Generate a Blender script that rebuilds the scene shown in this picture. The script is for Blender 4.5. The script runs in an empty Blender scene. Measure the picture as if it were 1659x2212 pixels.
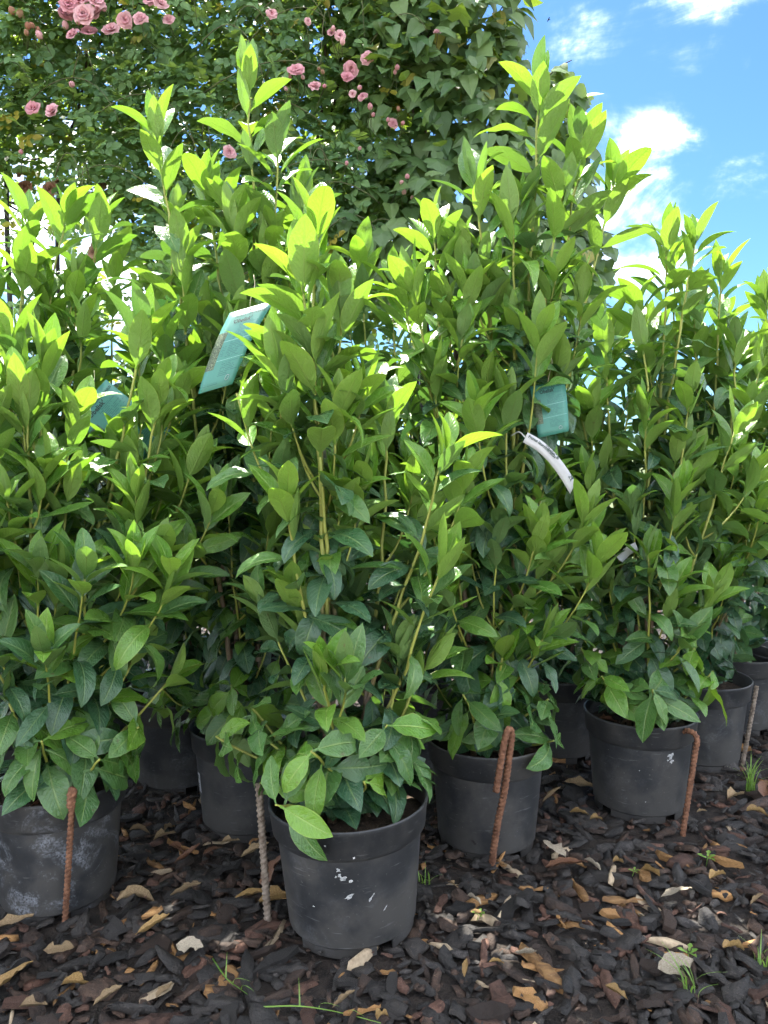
import bpy, bmesh, math, random
import numpy as np
from mathutils import Vector, Matrix, noise

random.seed(11)
R = math.radians
scene = bpy.context.scene
COL = scene.collection

# ------------------------------------------------------------------ camera
CAM_H, PITCH, F = 0.94, R(-4.0), 1663.0           # F: focal length in view pixels (1659 x 2212 view)
UC, VC = 829.5, 1106.0
cam_d = bpy.data.cameras.new('camera')
cam_d.sensor_fit = 'VERTICAL'
cam_d.sensor_height = 24.0
cam_d.lens = 24.0 * F / 2212.0
cam_d.clip_start = 0.02
cam_d.clip_end = 2000
cam = bpy.data.objects.new('camera', cam_d)
cam.location = (0, 0, CAM_H)
cam.rotation_euler = (R(90) + PITCH, 0, 0)
COL.objects.link(cam)
scene.camera = cam

# ------------------------------------------------------------------ world, sun, exposure
SUN_EL, SUN_AZ = 60.0, -26.0        # azimuth measured from +Y, positive towards +X
EXPOSURE = 3.88
SKY_STR = 0.15
SUN_STR = 2.0
scene.view_settings.view_transform = 'Standard'
scene.view_settings.look = 'None'
scene.view_settings.exposure = EXPOSURE
scene.view_settings.gamma = 1
scene.view_settings.use_curve_mapping = False
cy = scene.cycles
cy.max_bounces = 6
cy.diffuse_bounces = 3
cy.glossy_bounces = 2
cy.transmission_bounces = 4
cy.use_adaptive_sampling = True
cy.adaptive_threshold = 0.03
cy.transparent_max_bounces = 8
cy.caustics_reflective = False
cy.caustics_refractive = False
cy.use_denoising = True

def pix_dir(u, v):
    d = Vector(((u - UC) / F, 1.0, -(v - VC) / F))
    c, s = math.cos(PITCH), math.sin(PITCH)
    return Vector((d.x, d.y * c - d.z * s, d.y * s + d.z * c))
def at(u, v, y):                     # the point seen at view pixel (u, v) that stands y metres ahead
    d = pix_dir(u, v)
    return Vector((d.x * y / d.y, y, CAM_H + d.z * y / d.y))
def on_ground(u, v, z=0.0):
    d = pix_dir(u, v)
    t = (z - CAM_H) / d.z
    return Vector((d.x * t, d.y * t, z))
def to_pix(p):
    q = Vector((p[0], p[1], p[2] - CAM_H))
    c, s = math.cos(-PITCH), math.sin(-PITCH)
    y = q.y * c - q.z * s
    z = q.y * s + q.z * c
    return (UC + F * q.x / y, VC - F * z / y, y)

class NT:
    """small helper to write node graphs"""
    def __init__(self, nt):
        self.nt = nt; self.n = nt.nodes; self.l = nt.links
    def node(self, t, ins=None, **kw):
        nd = self.n.new(t)
        for k, v in kw.items(): setattr(nd, k, v)
        if ins:
            for k, v in ins.items():
                s = nd.inputs[k]
                if isinstance(v, bpy.types.NodeSocket): self.l.new(v, s)
                else: s.default_value = v
        return nd
    def math(self, op, a, b=0.0, c=0.0, clamp=False):
        nd = self.node('ShaderNodeMath', {0: a, 1: b, 2: c}, operation=op)
        nd.use_clamp = clamp
        return nd.outputs[0]
    def vmath(self, op, a, b=(0, 0, 0)):
        nd = self.node('ShaderNodeVectorMath', {0: a, 1: b}, operation=op)
        return nd
    def mix(self, f, a, b, mode='MIX'):
        nd = self.node('ShaderNodeMix', data_type='RGBA', blend_type=mode)
        for k, v in ((0, f), (6, a), (7, b)):
            if isinstance(v, bpy.types.NodeSocket): self.l.new(v, nd.inputs[k])
            else: nd.inputs[k].default_value = v if k == 0 else (*v, 1) if len(v) == 3 else v
        return nd.outputs[2]
    def ramp(self, f, stops, interp='LINEAR'):
        nd = self.node('ShaderNodeValToRGB', {0: f})
        cr = nd.color_ramp; cr.interpolation = interp
        while len(cr.elements) < len(stops): cr.elements.new(0.5)
        for e, (p, c) in zip(cr.elements, stops):
            e.position = p; e.color = (*c, 1) if len(c) == 3 else c
        return nd.outputs[0]
    def noise(self, vec=None, scale=5, detail=4, rough=0.5, dist=0.0):
        ins = {'Scale': scale, 'Detail': detail, 'Roughness': rough, 'Distortion': dist}
        if vec is not None: ins['Vector'] = vec
        return self.node('ShaderNodeTexNoise', ins)
    def smooth(self, x, a, b):
        nd = self.node('ShaderNodeMapRange', {0: x, 1: a, 2: b, 3: 0.0, 4: 1.0}, interpolation_type='SMOOTHSTEP')
        return nd.outputs[0]

world = bpy.data.worlds.new('World')
scene.world = world
world.use_nodes = True
W = NT(world.node_tree)
for n in list(W.n): W.n.remove(n)
sky = W.node('ShaderNodeTexSky', sky_type='NISHITA', sun_disc=False)
sky.sun_elevation = R(SUN_EL)
sky.sun_rotation = R(SUN_AZ)
sky.air_density = 1.0
sky.dust_density = 0.4
sky.ozone_density = 2.2
wdir = W.node('ShaderNodeTexCoord').outputs['Generated']
wdir = W.vmath('NORMALIZE', wdir).outputs[0]
wn1 = W.noise(W.vmath('MULTIPLY', wdir, (1, 1, 1.9)).outputs[0], 5.2, 8, 0.60, 0.7).outputs[0]
wn2 = W.noise(wdir, 13.0, 6, 0.6, 0.3).outputs[0]
wn = W.math('ADD', W.math('MULTIPLY', wn1, 0.6), W.math('MULTIPLY', wn2, 0.4))
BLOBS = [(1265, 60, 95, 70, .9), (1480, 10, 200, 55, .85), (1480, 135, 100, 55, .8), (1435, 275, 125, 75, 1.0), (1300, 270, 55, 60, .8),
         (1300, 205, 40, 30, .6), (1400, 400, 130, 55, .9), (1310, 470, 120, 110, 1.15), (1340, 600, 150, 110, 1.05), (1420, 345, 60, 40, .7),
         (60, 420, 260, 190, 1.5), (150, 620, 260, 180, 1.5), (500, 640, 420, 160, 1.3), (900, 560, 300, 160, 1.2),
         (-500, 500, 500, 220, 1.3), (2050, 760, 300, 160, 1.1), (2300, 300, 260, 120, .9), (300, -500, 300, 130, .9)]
acc = None
for (bu, bv, ru, rv, amp) in BLOBS:
    c = pix_dir(bu, bv).normalized()
    k = 1.0 / F
    dv = W.vmath('SUBTRACT', wdir, tuple(c)).outputs[0]
    dv = W.vmath('MULTIPLY', dv, (1 / (ru * k), 1 / (max(ru, rv) * k), 1 / (rv * k))).outputs[0]
    ln = W.vmath('LENGTH', dv).outputs['Value']
    m = W.math('MULTIPLY', W.math('SUBTRACT', 1.0, W.smooth(ln, 0.0, 1.5)), amp)
    acc = m if acc is None else W.math('MAXIMUM', acc, m)
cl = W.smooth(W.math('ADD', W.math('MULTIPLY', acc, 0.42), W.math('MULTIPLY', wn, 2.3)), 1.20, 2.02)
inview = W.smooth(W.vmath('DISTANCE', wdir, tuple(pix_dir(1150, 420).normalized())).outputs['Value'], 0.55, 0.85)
fill_cloud = W.math('MULTIPLY', W.smooth(wn, 0.43, 0.66), inview)           # cloud added outside the view, made denser to brighten the shade
cl = W.math('MAXIMUM', W.math('POWER', cl, 2.25), W.math('MULTIPLY', fill_cloud, 0.85), clamp=True)
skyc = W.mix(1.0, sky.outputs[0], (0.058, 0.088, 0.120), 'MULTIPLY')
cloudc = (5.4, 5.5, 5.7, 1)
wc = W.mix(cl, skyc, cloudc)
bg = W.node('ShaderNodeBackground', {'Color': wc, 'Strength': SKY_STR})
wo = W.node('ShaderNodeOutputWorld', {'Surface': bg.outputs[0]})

sun_d = bpy.data.lights.new('sun', 'SUN')
sun_d.energy = SUN_STR
sun_d.angle = R(0.53)
sun_d.color = (1.0, 0.95, 0.86)
sun = bpy.data.objects.new('sun', sun_d)
el, az = R(SUN_EL), R(SUN_AZ)
sdir = Vector((math.sin(az) * math.cos(el), math.cos(az) * math.cos(el), math.sin(el)))
sun.rotation_euler = sdir.to_track_quat('Z', 'Y').to_euler()
sun.location = sdir * 20
COL.objects.link(sun)

# ------------------------------------------------------------------ helpers
def tag(o, label=None, cat=None, group=None, kind=None):
    if label: o['label'] = label
    if cat: o['category'] = cat
    if group: o['group'] = group
    if kind: o['kind'] = kind
    return o
def link(o, parent=None):
    COL.objects.link(o)
    if parent is not None: o.parent = parent
    return o
def empty(name, loc=(0, 0, 0), rz=0.0):
    o = bpy.data.objects.new(name, None)
    o.empty_display_size = 0.05
    o.location = loc; o.rotation_euler = (0, 0, rz)
    return link(o)
def obj(name, me, parent=None):
    return link(bpy.data.objects.new(name, me), parent)
def mesh(name, verts, faces, mats, smooth=True, midx=None, uvs=None, attr=None):
    me = bpy.data.meshes.new(name)
    me.from_pydata([tuple(v) for v in verts], [], faces)
    for m in (mats if isinstance(mats, (list, tuple)) else [mats]): me.materials.append(m)
    if smooth: me.polygons.foreach_set('use_smooth', [True] * len(me.polygons))
    if midx is not None: me.polygons.foreach_set('material_index', midx)
    if uvs is not None:
        ul = me.uv_layers.new(name='UVMap')
        li = np.zeros(len(me.loops), dtype=np.int32); me.loops.foreach_get('vertex_index', li)
        ul.data.foreach_set('uv', np.asarray(uvs, dtype=np.float32)[li].ravel())
    if attr is not None:
        at_ = me.attributes.new('shade', 'FLOAT', 'POINT')
        at_.data.foreach_set('value', np.asarray(attr, dtype=np.float32))
    me.update()
    return me
def big_mesh(name, V, Fq, mats, midx=None, smooth=False, uvs=None, attr=None):
    """numpy arrays: V (n,3), Fq (m,k) all faces of k corners"""
    me = bpy.data.meshes.new(name)
    n, m, k = len(V), len(Fq), Fq.shape[1]
    me.vertices.add(n); me.vertices.foreach_set('co', V.astype(np.float32).ravel())
    me.loops.add(m * k); me.loops.foreach_set('vertex_index', Fq.astype(np.int32).ravel())
    me.polygons.add(m)
    me.polygons.foreach_set('loop_start', (np.arange(m) * k).astype(np.int32))
    for mm in (mats if isinstance(mats, (list, tuple)) else [mats]): me.materials.append(mm)
    if midx is not None: me.polygons.foreach_set('material_index', midx.astype(np.int32))
    if smooth: me.polygons.foreach_set('use_smooth', np.ones(m, dtype=bool))
    me.update(calc_edges=True)
    if uvs is not None:
        ul = me.uv_layers.new(name='UVMap')
        ul.data.foreach_set('uv', uvs[Fq.ravel()].astype(np.float32).ravel())
    if attr is not None:
        a = me.attributes.new('shade', 'FLOAT', 'POINT'); a.data.foreach_set('value', attr.astype(np.float32))
    return me
def frames(P):
    """parallel transport frames along points"""
    T = []
    n = len(P)
    for i in range(n):
        t = P[min(i + 1, n - 1)] - P[max(i - 1, 0)]
        T.append(t.normalized())
    ref = Vector((1, 0, 0)) if abs(T[0].x) < .8 else Vector((0, 1, 0))
    N = [(ref - T[0] * ref.dot(T[0])).normalized()]
    for i in range(1, n):
        v = N[-1] - T[i] * N[-1].dot(T[i])
        N.append(v.normalized())
    return T, N
def tube_data(P, rad, seg=8, cap=True):
    T, N = frames(P)
    V, Fc = [], []
    for i, p in enumerate(P):
        B = T[i].cross(N[i])
        for k in range(seg):
            a = 2 * math.pi * k / seg
            r = rad(i, a) if callable(rad) else rad[i]
            V.append(p + (N[i] * math.cos(a) + B * math.sin(a)) * r)
    for i in range(len(P) - 1):
        for k in range(seg):
            a, b = i * seg + k, i * seg + (k + 1) % seg
            Fc.append((a, b, b + seg, a + seg))
    if cap:
        Fc.append(tuple(range(seg - 1, -1, -1)))
        Fc.append(tuple(range((len(P) - 1) * seg, len(P) * seg)))
    return V, Fc
def bezier(p0, p1, p2, p3, n):
    out = []
    for i in range(n + 1):
        t = i / n; s = 1 - t
        out.append(p0 * s**3 + p1 * 3 * s * s * t + p2 * 3 * s * t * t + p3 * t**3)
    return out
def catmull(pts, n):
    pts = [Vector(p) for p in pts]
    q = [pts[0] * 2 - pts[1]] + pts + [pts[-1] * 2 - pts[-2]]
    out = []
    for i in range(1, len(q) - 2):
        for k in range(n):
            t = k / n
            a, b, c, d = q[i - 1], q[i], q[i + 1], q[i + 2]
            out.append(0.5 * ((2 * b) + (c - a) * t + (2 * a - 5 * b + 4 * c - d) * t * t + (3 * b - a - 3 * c + d) * t**3))
    out.append(pts[-1])
    return out

# ------------------------------------------------------------------ materials
MATS = {}
def new_mat(name):
    m = bpy.data.materials.new(name); m.use_nodes = True
    t = NT(m.node_tree)
    for n in list(t.n): t.n.remove(n)
    MATS[name] = m
    return m, t
def finish(t, shader):
    t.node('ShaderNodeOutputMaterial', {'Surface': shader})
def bump(t, h, strength=0.3, dist=0.01):
    return t.node('ShaderNodeBump', {'Height': h, 'Strength': strength, 'Distance': dist}).outputs[0]

def laurel_leaf_mat(joined=False):
    m, t = new_mat('laurel_foliage' if joined else 'laurel_leaf')
    uv = t.node('ShaderNodeUVMap').outputs[0]
    sep = t.node('ShaderNodeSeparateXYZ', {0: uv})
    u, v = sep.outputs[0], sep.outputs[1]
    oi = t.node('ShaderNodeObjectInfo')
    yc = t.node('ShaderNodeSeparateColor', {0: oi.outputs['Color']})
    young = yc.outputs[0]
    rnd = oi.outputs['Random']
    if joined:
        young = t.node('ShaderNodeAttribute', attribute_name='shade').outputs['Fac']
        rnd = t.node('ShaderNodeNewGeometry').outputs['Random Per Island']
    au = t.math('ABSOLUTE', t.math('SUBTRACT', u, 0.5))
    mid = t.math('SUBTRACT', 1.0, t.smooth(au, 0.016, 0.05))
    ph = t.math('SUBTRACT', t.math('MULTIPLY', v, 11.0), t.math('MULTIPLY', au, 5.5))
    lat = t.smooth(t.math('ABSOLUTE', t.math('SUBTRACT', t.math('FRACT', ph), 0.5)), 0.38, 0.5)
    lat = t.math('MULTIPLY', lat, t.math('SUBTRACT', 1.0, t.smooth(au, 0.25, 0.46)))
    vein = t.math('MAXIMUM', mid, t.math('MULTIPLY', lat, 0.60))
    tc = t.vmath('MULTIPLY', uv, (0.42, 1.0, 0.0)).outputs[0]
    off = t.node('ShaderNodeCombineXYZ', {0: t.math('MULTIPLY', rnd, 17.0), 1: t.math('MULTIPLY', rnd, 31.0)}).outputs[0]
    pos = t.vmath('ADD', tc, off).outputs[0]
    nz = t.noise(pos, 3.0, 5, 0.6).outputs[0]
    nf = t.noise(pos, 26.0, 3, 0.6).outputs[0]
    old_top = t.mix(rnd, (0.022, 0.070, 0.036), (0.042, 0.106, 0.046))
    old_top = t.mix(t.smooth(nz, 0.35, 0.75), old_top, (0.040, 0.090, 0.045))
    yng_top = t.mix(rnd, (0.100, 0.250, 0.024), (0.150, 0.300, 0.030))
    top = t.mix(young, old_top, yng_top)
    top = t.mix(t.math('MULTIPLY', vein, 0.75), top, t.mix(young, (0.13, 0.20, 0.07), (0.30, 0.42, 0.10)))
    und = t.mix(young, (0.080, 0.155, 0.058), (0.185, 0.310, 0.052))
    und = t.mix(t.math('MULTIPLY', vein, 0.35), und, t.mix(young, (0.12, 0.15, 0.06), (0.26, 0.34, 0.08)))
    und = t.mix(t.math('MULTIPLY', nf, 0.35), und, (0.06, 0.09, 0.02), 'MULTIPLY')
    back = t.node('ShaderNodeNewGeometry').outputs['Backfacing']
    base = t.mix(back, top, und)
    # a few specks and chewed brown spots
    spot = t.smooth(t.noise(pos, 9.0, 2, 0.5).outputs[0], 0.70, 0.73)
    base = t.mix(t.math('MULTIPLY', spot, 0.7), base, (0.10, 0.065, 0.03))
    edge = t.smooth(au, 0.465, 0.5)
    base = t.mix(t.math('MULTIPLY', edge, t.math('MULTIPLY', young, 0.6)), base, (0.40, 0.42, 0.08))
    rough = t.math('ADD', t.math('MULTIPLY', back, 0.22), t.math('ADD', 0.20, t.math('MULTIPLY', nz, 0.16)))
    h = t.math('ADD', t.math('MULTIPLY', vein, -0.6), t.math('MULTIPLY', nz, 1.2))
    nrm = bump(t, h, 0.35, 0.02)
    p = t.node('ShaderNodeBsdfPrincipled', {'Base Color': base, 'Roughness': rough, 'Specular IOR Level': 0.5, 'Normal': nrm})
    tcol = t.mix(young, t.mix(rnd, (0.032, 0.105, 0.022), (0.052, 0.135, 0.026)), t.mix(rnd, (0.16, 0.32, 0.018), (0.22, 0.36, 0.022)))
    tcol = t.mix(t.math('MULTIPLY', vein, 0.4), tcol, t.mix(1.0, tcol, (0.5, 0.55, 0.5), 'MULTIPLY'))
    tr = t.node('ShaderNodeBsdfTranslucent', {'Color': tcol, 'Normal': nrm})
    mx = t.node('ShaderNodeMixShader', {0: t.math('ADD', 0.24, t.math('MULTIPLY', young, 0.17)), 1: p.outputs[0], 2: tr.outputs[0]})
    finish(t, mx.outputs[0])
    return m

def simple_leaf_mat(name, c1, c2, und, tcol, rough=0.5, tfac=0.3, yellow=None):
    m, t = new_mat(name)
    geo = t.node('ShaderNodeNewGeometry')
    at_ = t.node('ShaderNodeAttribute', attribute_name='shade').outputs['Fac']
    rnd = t.node('ShaderNodeObjectInfo').outputs['Random']
    k = t.math('FRACT', t.math('ADD', at_, t.math('MULTIPLY', rnd, 0.98)))
    top = t.mix(k, c1, c2)
    if yellow: top = t.mix(t.smooth(k, 0.955, 0.97), top, yellow)
    base = t.mix(geo.outputs['Backfacing'], top, und)
    p = t.node('ShaderNodeBsdfPrincipled', {'Base Color': base, 'Roughness': rough, 'Specular IOR Level': 0.35})
    tr = t.node('ShaderNodeBsdfTranslucent', {'Color': (*tcol, 1)})
    mx = t.node('ShaderNodeMixShader', {0: tfac, 1: p.outputs[0], 2: tr.outputs[0]})
    finish(t, mx.outputs[0])
    return m

def stem_mat():
    m, t = new_mat('laurel_stem')
    a = t.node('ShaderNodeAttribute', attribute_name='shade').outputs['Fac']
    tc = t.node('ShaderNodeTexCoord').outputs['Object']
    n = t.noise(tc, 60, 4, 0.6).outputs[0]
    n2 = t.noise(tc, 400, 2, 0.5).outputs[0]
    bark = t.mix(n, (0.07, 0.042, 0.024), (0.17, 0.115, 0.070))
    bark = t.mix(t.smooth(n2, 0.62, 0.7), bark, (0.26, 0.20, 0.13))
    green = t.mix(n, (0.17, 0.20, 0.030), (0.27, 0.27, 0.05))
    k = t.smooth(t.math('ADD', a, t.math('MULTIPLY', t.math('SUBTRACT', n, 0.5), 0.25)), 0.30, 0.52)
    c = t.mix(k, bark, green)
    p = t.node('ShaderNodeBsdfPrincipled', {'Base Color': c, 'Roughness': 0.55, 'Normal': bump(t, n, 0.5, 0.002)})
    finish(t, p.outputs[0])
    return m

def pot_mat():
    m, t = new_mat('black_plastic')
    tc = t.node('ShaderNodeTexCoord').outputs['Object']
    oi = t.node('ShaderNodeObjectInfo')
    sc = t.node('ShaderNodeSeparateColor', {0: oi.outputs['Color']})
    off = t.node('ShaderNodeCombineXYZ', {0: t.math('MULTIPLY', oi.outputs['Random'], 9.0)}).outputs[0]
    pos = t.vmath('ADD', tc, off).outputs[0]
    n = t.noise(pos, 9, 6, 0.62).outputs[0]
    nf = t.noise(pos, 210, 3, 0.6).outputs[0]
    z = t.node('ShaderNodeSeparateXYZ', {0: tc}).outputs[2]
    low = t.math('SUBTRACT', 1.0, t.smooth(z, 0.0, 0.15))
    base = t.mix(t.smooth(n, .3, .7), (0.0125, 0.0135, 0.0150), (0.026, 0.0275, 0.030))
    dust = t.math('MULTIPLY', t.smooth(t.math('ADD', n, t.math('MULTIPLY', low, 0.16)), 0.42, 0.68), 0.58)
    c = t.mix(dust, base, (0.058, 0.053, 0.046))                      # splashed-up dry soil, as the place has it
    chalk = t.math('MULTIPLY', t.math('MULTIPLY', t.smooth(t.noise(pos, 14, 7, 0.75, 0.6).outputs[0], 0.50, 0.66), sc.outputs[1]), t.smooth(nf, 0.3, 0.62))
    c = t.mix(chalk, c, (0.17, 0.18, 0.20))
    speck = t.smooth(nf, 0.69, 0.73)
    c = t.mix(t.math('MULTIPLY', speck, 0.5), c, (0.20, 0.19, 0.17))
    scr = t.noise(t.vmath('MULTIPLY', pos, (24, 24, 190)).outputs[0], 1.0, 3, 0.5).outputs[0]
    c = t.mix(t.math('MULTIPLY', t.smooth(scr, 0.64, 0.74), 0.45), c, (0.12, 0.12, 0.12))
    rough = t.math('ADD', 0.46, t.math('MULTIPLY', n, 0.22))
    p = t.node('ShaderNodeBsdfPrincipled', {'Base Color': c, 'Roughness': rough, 'Specular IOR Level': 0.4, 'Normal': bump(t, nf, 0.12, 0.001)})
    finish(t, p.outputs[0])
    return m

def noisy_mat(name, c1, c2, scale=20, rough=0.8, bstr=0.5, bdist=0.005, c3=None, spec=0.3, rnd_mix=0.0, rgh2=None, stretch=None):
    m, t = new_mat(name)
    tc = t.node('ShaderNodeTexCoord').outputs['Object']
    oi = t.node('ShaderNodeObjectInfo').outputs['Random']
    geo = t.node('ShaderNodeNewGeometry').outputs['Random Per Island']
    off = t.node('ShaderNodeCombineXYZ', {0: t.math('MULTIPLY', oi, 13.0), 1: t.math('MULTIPLY', geo, 7.0)}).outputs[0]
    pos = t.vmath('ADD', tc, off).outputs[0]
    if stretch: pos = t.vmath('MULTIPLY', pos, stretch).outputs[0]
    n = t.noise(pos, scale, 6, 0.65, 0.3).outputs[0]
    nf = t.noise(pos, scale * 7, 3, 0.6).outputs[0]
    c = t.mix(t.smooth(n, 0.3, 0.7), c1, c2)
    if c3: c = t.mix(t.smooth(nf, 0.60, 0.72), c, c3)
    if rnd_mix:
        k = t.math('ADD', 1.0 - rnd_mix, t.math('MULTIPLY', t.math('FRACT', t.math('ADD', oi, geo)), 2 * rnd_mix))
        c = t.mix(1.0, c, t.node('ShaderNodeCombineColor', {0: k, 1: k, 2: k}).outputs[0], 'MULTIPLY')
    h = t.math('ADD', n, t.math('MULTIPLY', nf, 0.4))
    rg = rough if rgh2 is None else t.math('ADD', rough, t.math('MULTIPLY', n, rgh2 - rough))
    p = t.node('ShaderNodeBsdfPrincipled', {'Base Color': c, 'Roughness': rg, 'Specular IOR Level': spec, 'Normal': bump(t, h, bstr, bdist)})
    finish(t, p.outputs[0])
    return m

LEAF = laurel_leaf_mat()
LEAF_JOINED = laurel_leaf_mat(True)
STEM = stem_mat()
POT = pot_mat()
SOIL = noisy_mat('potting_compost', (0.020, 0.013, 0.009), (0.062, 0.042, 0.026), 45, 0.95, 1.0, 0.01, (0.15, 0.11, 0.07))
M_MULCH = noisy_mat('bark_mulch', (0.008, 0.007, 0.006), (0.035, 0.026, 0.020), 38, 0.8, 1.0, 0.02, (0.07, 0.05, 0.035))
M_EARTH = noisy_mat('earth_and_grass', (0.035, 0.055, 0.018), (0.07, 0.085, 0.03), 3, 0.95, 0.6, 0.02)
CH = [noisy_mat('bark_black', (0.008, 0.007, 0.0062), (0.026, 0.022, 0.0185), 60, 0.5, 1.0, 0.008, (0.080, 0.062, 0.048), 0.45, 0.45, 0.8),
      noisy_mat('bark_dark_brown', (0.017, 0.010, 0.0065), (0.058, 0.034, 0.022), 60, 0.6, 1.0, 0.008, (0.14, 0.092, 0.060), 0.4, 0.45, 0.85),
      noisy_mat('bark_red_brown', (0.036, 0.017, 0.011), (0.105, 0.054, 0.036), 55, 0.65, 0.9, 0.008, (0.16, 0.10, 0.075), 0.35, 0.4, 0.9),
      noisy_mat('bark_grey', (0.018, 0.0165, 0.0155), (0.055, 0.049, 0.045), 70, 0.7, 1.0, 0.008, (0.16, 0.14, 0.12), 0.35, 0.4, 0.9),
      noisy_mat('wood_splinter', (0.13, 0.062, 0.022), (0.30, 0.165, 0.060), 30, 0.7, 0.7, 0.004, (0.36, 0.24, 0.12), 0.3, 0.4, None, (0.5, 4, 4)),
      noisy_mat('pale_wood', (0.20, 0.15, 0.095), (0.38, 0.30, 0.20), 40, 0.8, 0.6, 0.004, None, 0.25, 0.35)]
RUST = noisy_mat('rusty_steel', (0.075, 0.032, 0.017), (0.19, 0.088, 0.048), 70, 0.85, 0.7, 0.002, (0.26, 0.15, 0.10), 0.3)
RUSTGREY = noisy_mat('weathered_steel', (0.085, 0.060, 0.042), (0.19, 0.155, 0.12), 60, 0.75, 0.6, 0.002, (0.30, 0.26, 0.21), 0.3)
IRON = noisy_mat('black_iron', (0.012, 0.011, 0.011), (0.03, 0.026, 0.024), 40, 0.6, 0.3, 0.002)
DRY = [noisy_mat('dry_leaf_tan', (0.12, 0.078, 0.038), (0.25, 0.18, 0.10), 35, 0.75, 0.5, 0.003, (0.20, 0.11, 0.045), 0.3, 0.3),
       noisy_mat('dry_leaf_brown', (0.085, 0.036, 0.018), (0.16, 0.078, 0.042), 30, 0.55, 0.4, 0.003, (0.27, 0.15, 0.09), 0.4, 0.25),
       noisy_mat('dry_leaf_ochre', (0.15, 0.085, 0.028), (0.28, 0.185, 0.070), 30, 0.7, 0.4, 0.003, (0.22, 0.11, 0.03), 0.3, 0.3),
       noisy_mat('dry_leaf_bleached', (0.16, 0.13, 0.09), (0.30, 0.26, 0.195), 30, 0.8, 0.4, 0.003, (0.25, 0.18, 0.11), 0.3, 0.2)]
WHITE_MARK = noisy_mat('white_dropping', (0.16, 0.17, 0.17), (0.5, 0.5, 0.49), 160, 0.8, 0.5, 0.002)
TWINE = noisy_mat('label_string', (0.35, 0.30, 0.2), (0.5, 0.45, 0.32), 60, 0.8, 0.3, 0.001)
INK = noisy_mat('label_ink', (0.012, 0.03, 0.028), (0.02, 0.045, 0.04), 30, 0.6, 0.0, 0.001)
CARD = noisy_mat('white_plastic_card', (0.33, 0.33, 0.35), (0.40, 0.40, 0.41), 12, 0.45, 0.05, 0.001)
ROSE_LEAF = simple_leaf_mat('rose_leaf', (0.060, 0.125, 0.052), (0.145, 0.240, 0.095), (0.150, 0.210, 0.105), (0.30, 0.44, 0.05), 0.5, 0.40, (0.30, 0.24, 0.03))
IVY_LEAF = simple_leaf_mat('ivy_leaf', (0.044, 0.095, 0.034), (0.115, 0.175, 0.056), (0.10, 0.15, 0.055), (0.18, 0.27, 0.02), 0.42, 0.32, (0.22, 0.20, 0.04))
TREE_LEAF = simple_leaf_mat('far_tree_leaf', (0.06, 0.11, 0.02), (0.12, 0.17, 0.025), (0.12, 0.16, 0.04), (0.42, 0.50, 0.015), 0.6, 0.45)
GRASS = simple_leaf_mat('grass_blade', (0.09, 0.19, 0.03), (0.19, 0.30, 0.06), (0.13, 0.22, 0.05), (0.3, 0.5, 0.05), 0.5, 0.35)
ROSE_STEM = noisy_mat('rose_cane', (0.045, 0.042, 0.018), (0.10, 0.11, 0.04), 40, 0.7, 0.3, 0.002)
WOODY = noisy_mat('woody_vine', (0.035, 0.026, 0.018), (0.085, 0.062, 0.042), 30, 0.9, 0.8, 0.006)
def petal_mat(name, c1, c2, c3):
    m, t = new_mat(name)
    rnd = t.node('ShaderNodeObjectInfo').outputs['Random']
    a = t.node('ShaderNodeAttribute', attribute_name='shade').outputs['Fac']
    c = t.mix(rnd, c1, c2)
    c = t.mix(t.smooth(a, 0.0, 1.0), c3, c)
    p = t.node('ShaderNodeBsdfPrincipled', {'Base Color': c, 'Roughness': 0.6, 'Specular IOR Level': 0.2})
    tr = t.node('ShaderNodeBsdfTranslucent', {'Color': c})
    finish(t, t.node('ShaderNodeMixShader', {0: 0.42, 1: p.outputs[0], 2: tr.outputs[0]}).outputs[0])
    return m
PETAL = petal_mat('pink_petal', (0.62, 0.290, 0.330), (0.72, 0.450, 0.460), (0.58, 0.22, 0.27))
FADED = petal_mat('faded_petal', (0.42, 0.20, 0.14), (0.45, 0.28, 0.20), (0.25, 0.10, 0.06))
STAMEN = noisy_mat('stamen', (0.5, 0.28, 0.06), (0.65, 0.42, 0.12), 60, 0.7, 0.2, 0.001)

# ------------------------------------------------------------------ ground
def ground_plane():
    s = 400.0
    me = mesh('ground', [(-s, -s, -0.012), (s, -s, -0.012), (s, s, -0.012), (-s, s, -0.012)], [(0, 1, 2, 3)], M_EARTH, False)
    tag(obj('ground', me), kind='structure')
ground_plane()

def gz(x, y):
    return 0.012 * noise.noise(Vector((x * 3.1, y * 3.1, 0.3))) + 0.006 * noise.noise(Vector((x * 11, y * 11, 1.7)))
def mulch():
    x0, x1, y0, y1, st = -3.6, 4.4, -0.6, 6.4, 0.04
    nx, ny = int((x1 - x0) / st), int((y1 - y0) / st)
    V = np.zeros(((nx + 1) * (ny + 1), 3))
    i = 0
    for b in range(ny + 1):
        for a in range(nx + 1):
            x, y = x0 + a * st, y0 + b * st
            V[i] = (x, y, gz(x, y)); i += 1
    ii = (np.arange(ny)[:, None] * (nx + 1) + np.arange(nx)[None, :]).ravel()
    Fq = np.stack([ii, ii + 1, ii + nx + 2, ii + nx + 1], 1)
    o = obj('mulch_bed', big_mesh('mulch_bed', V, Fq, M_MULCH, smooth=True))
    return tag(o, kind='structure')
MULCH = mulch()

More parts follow.
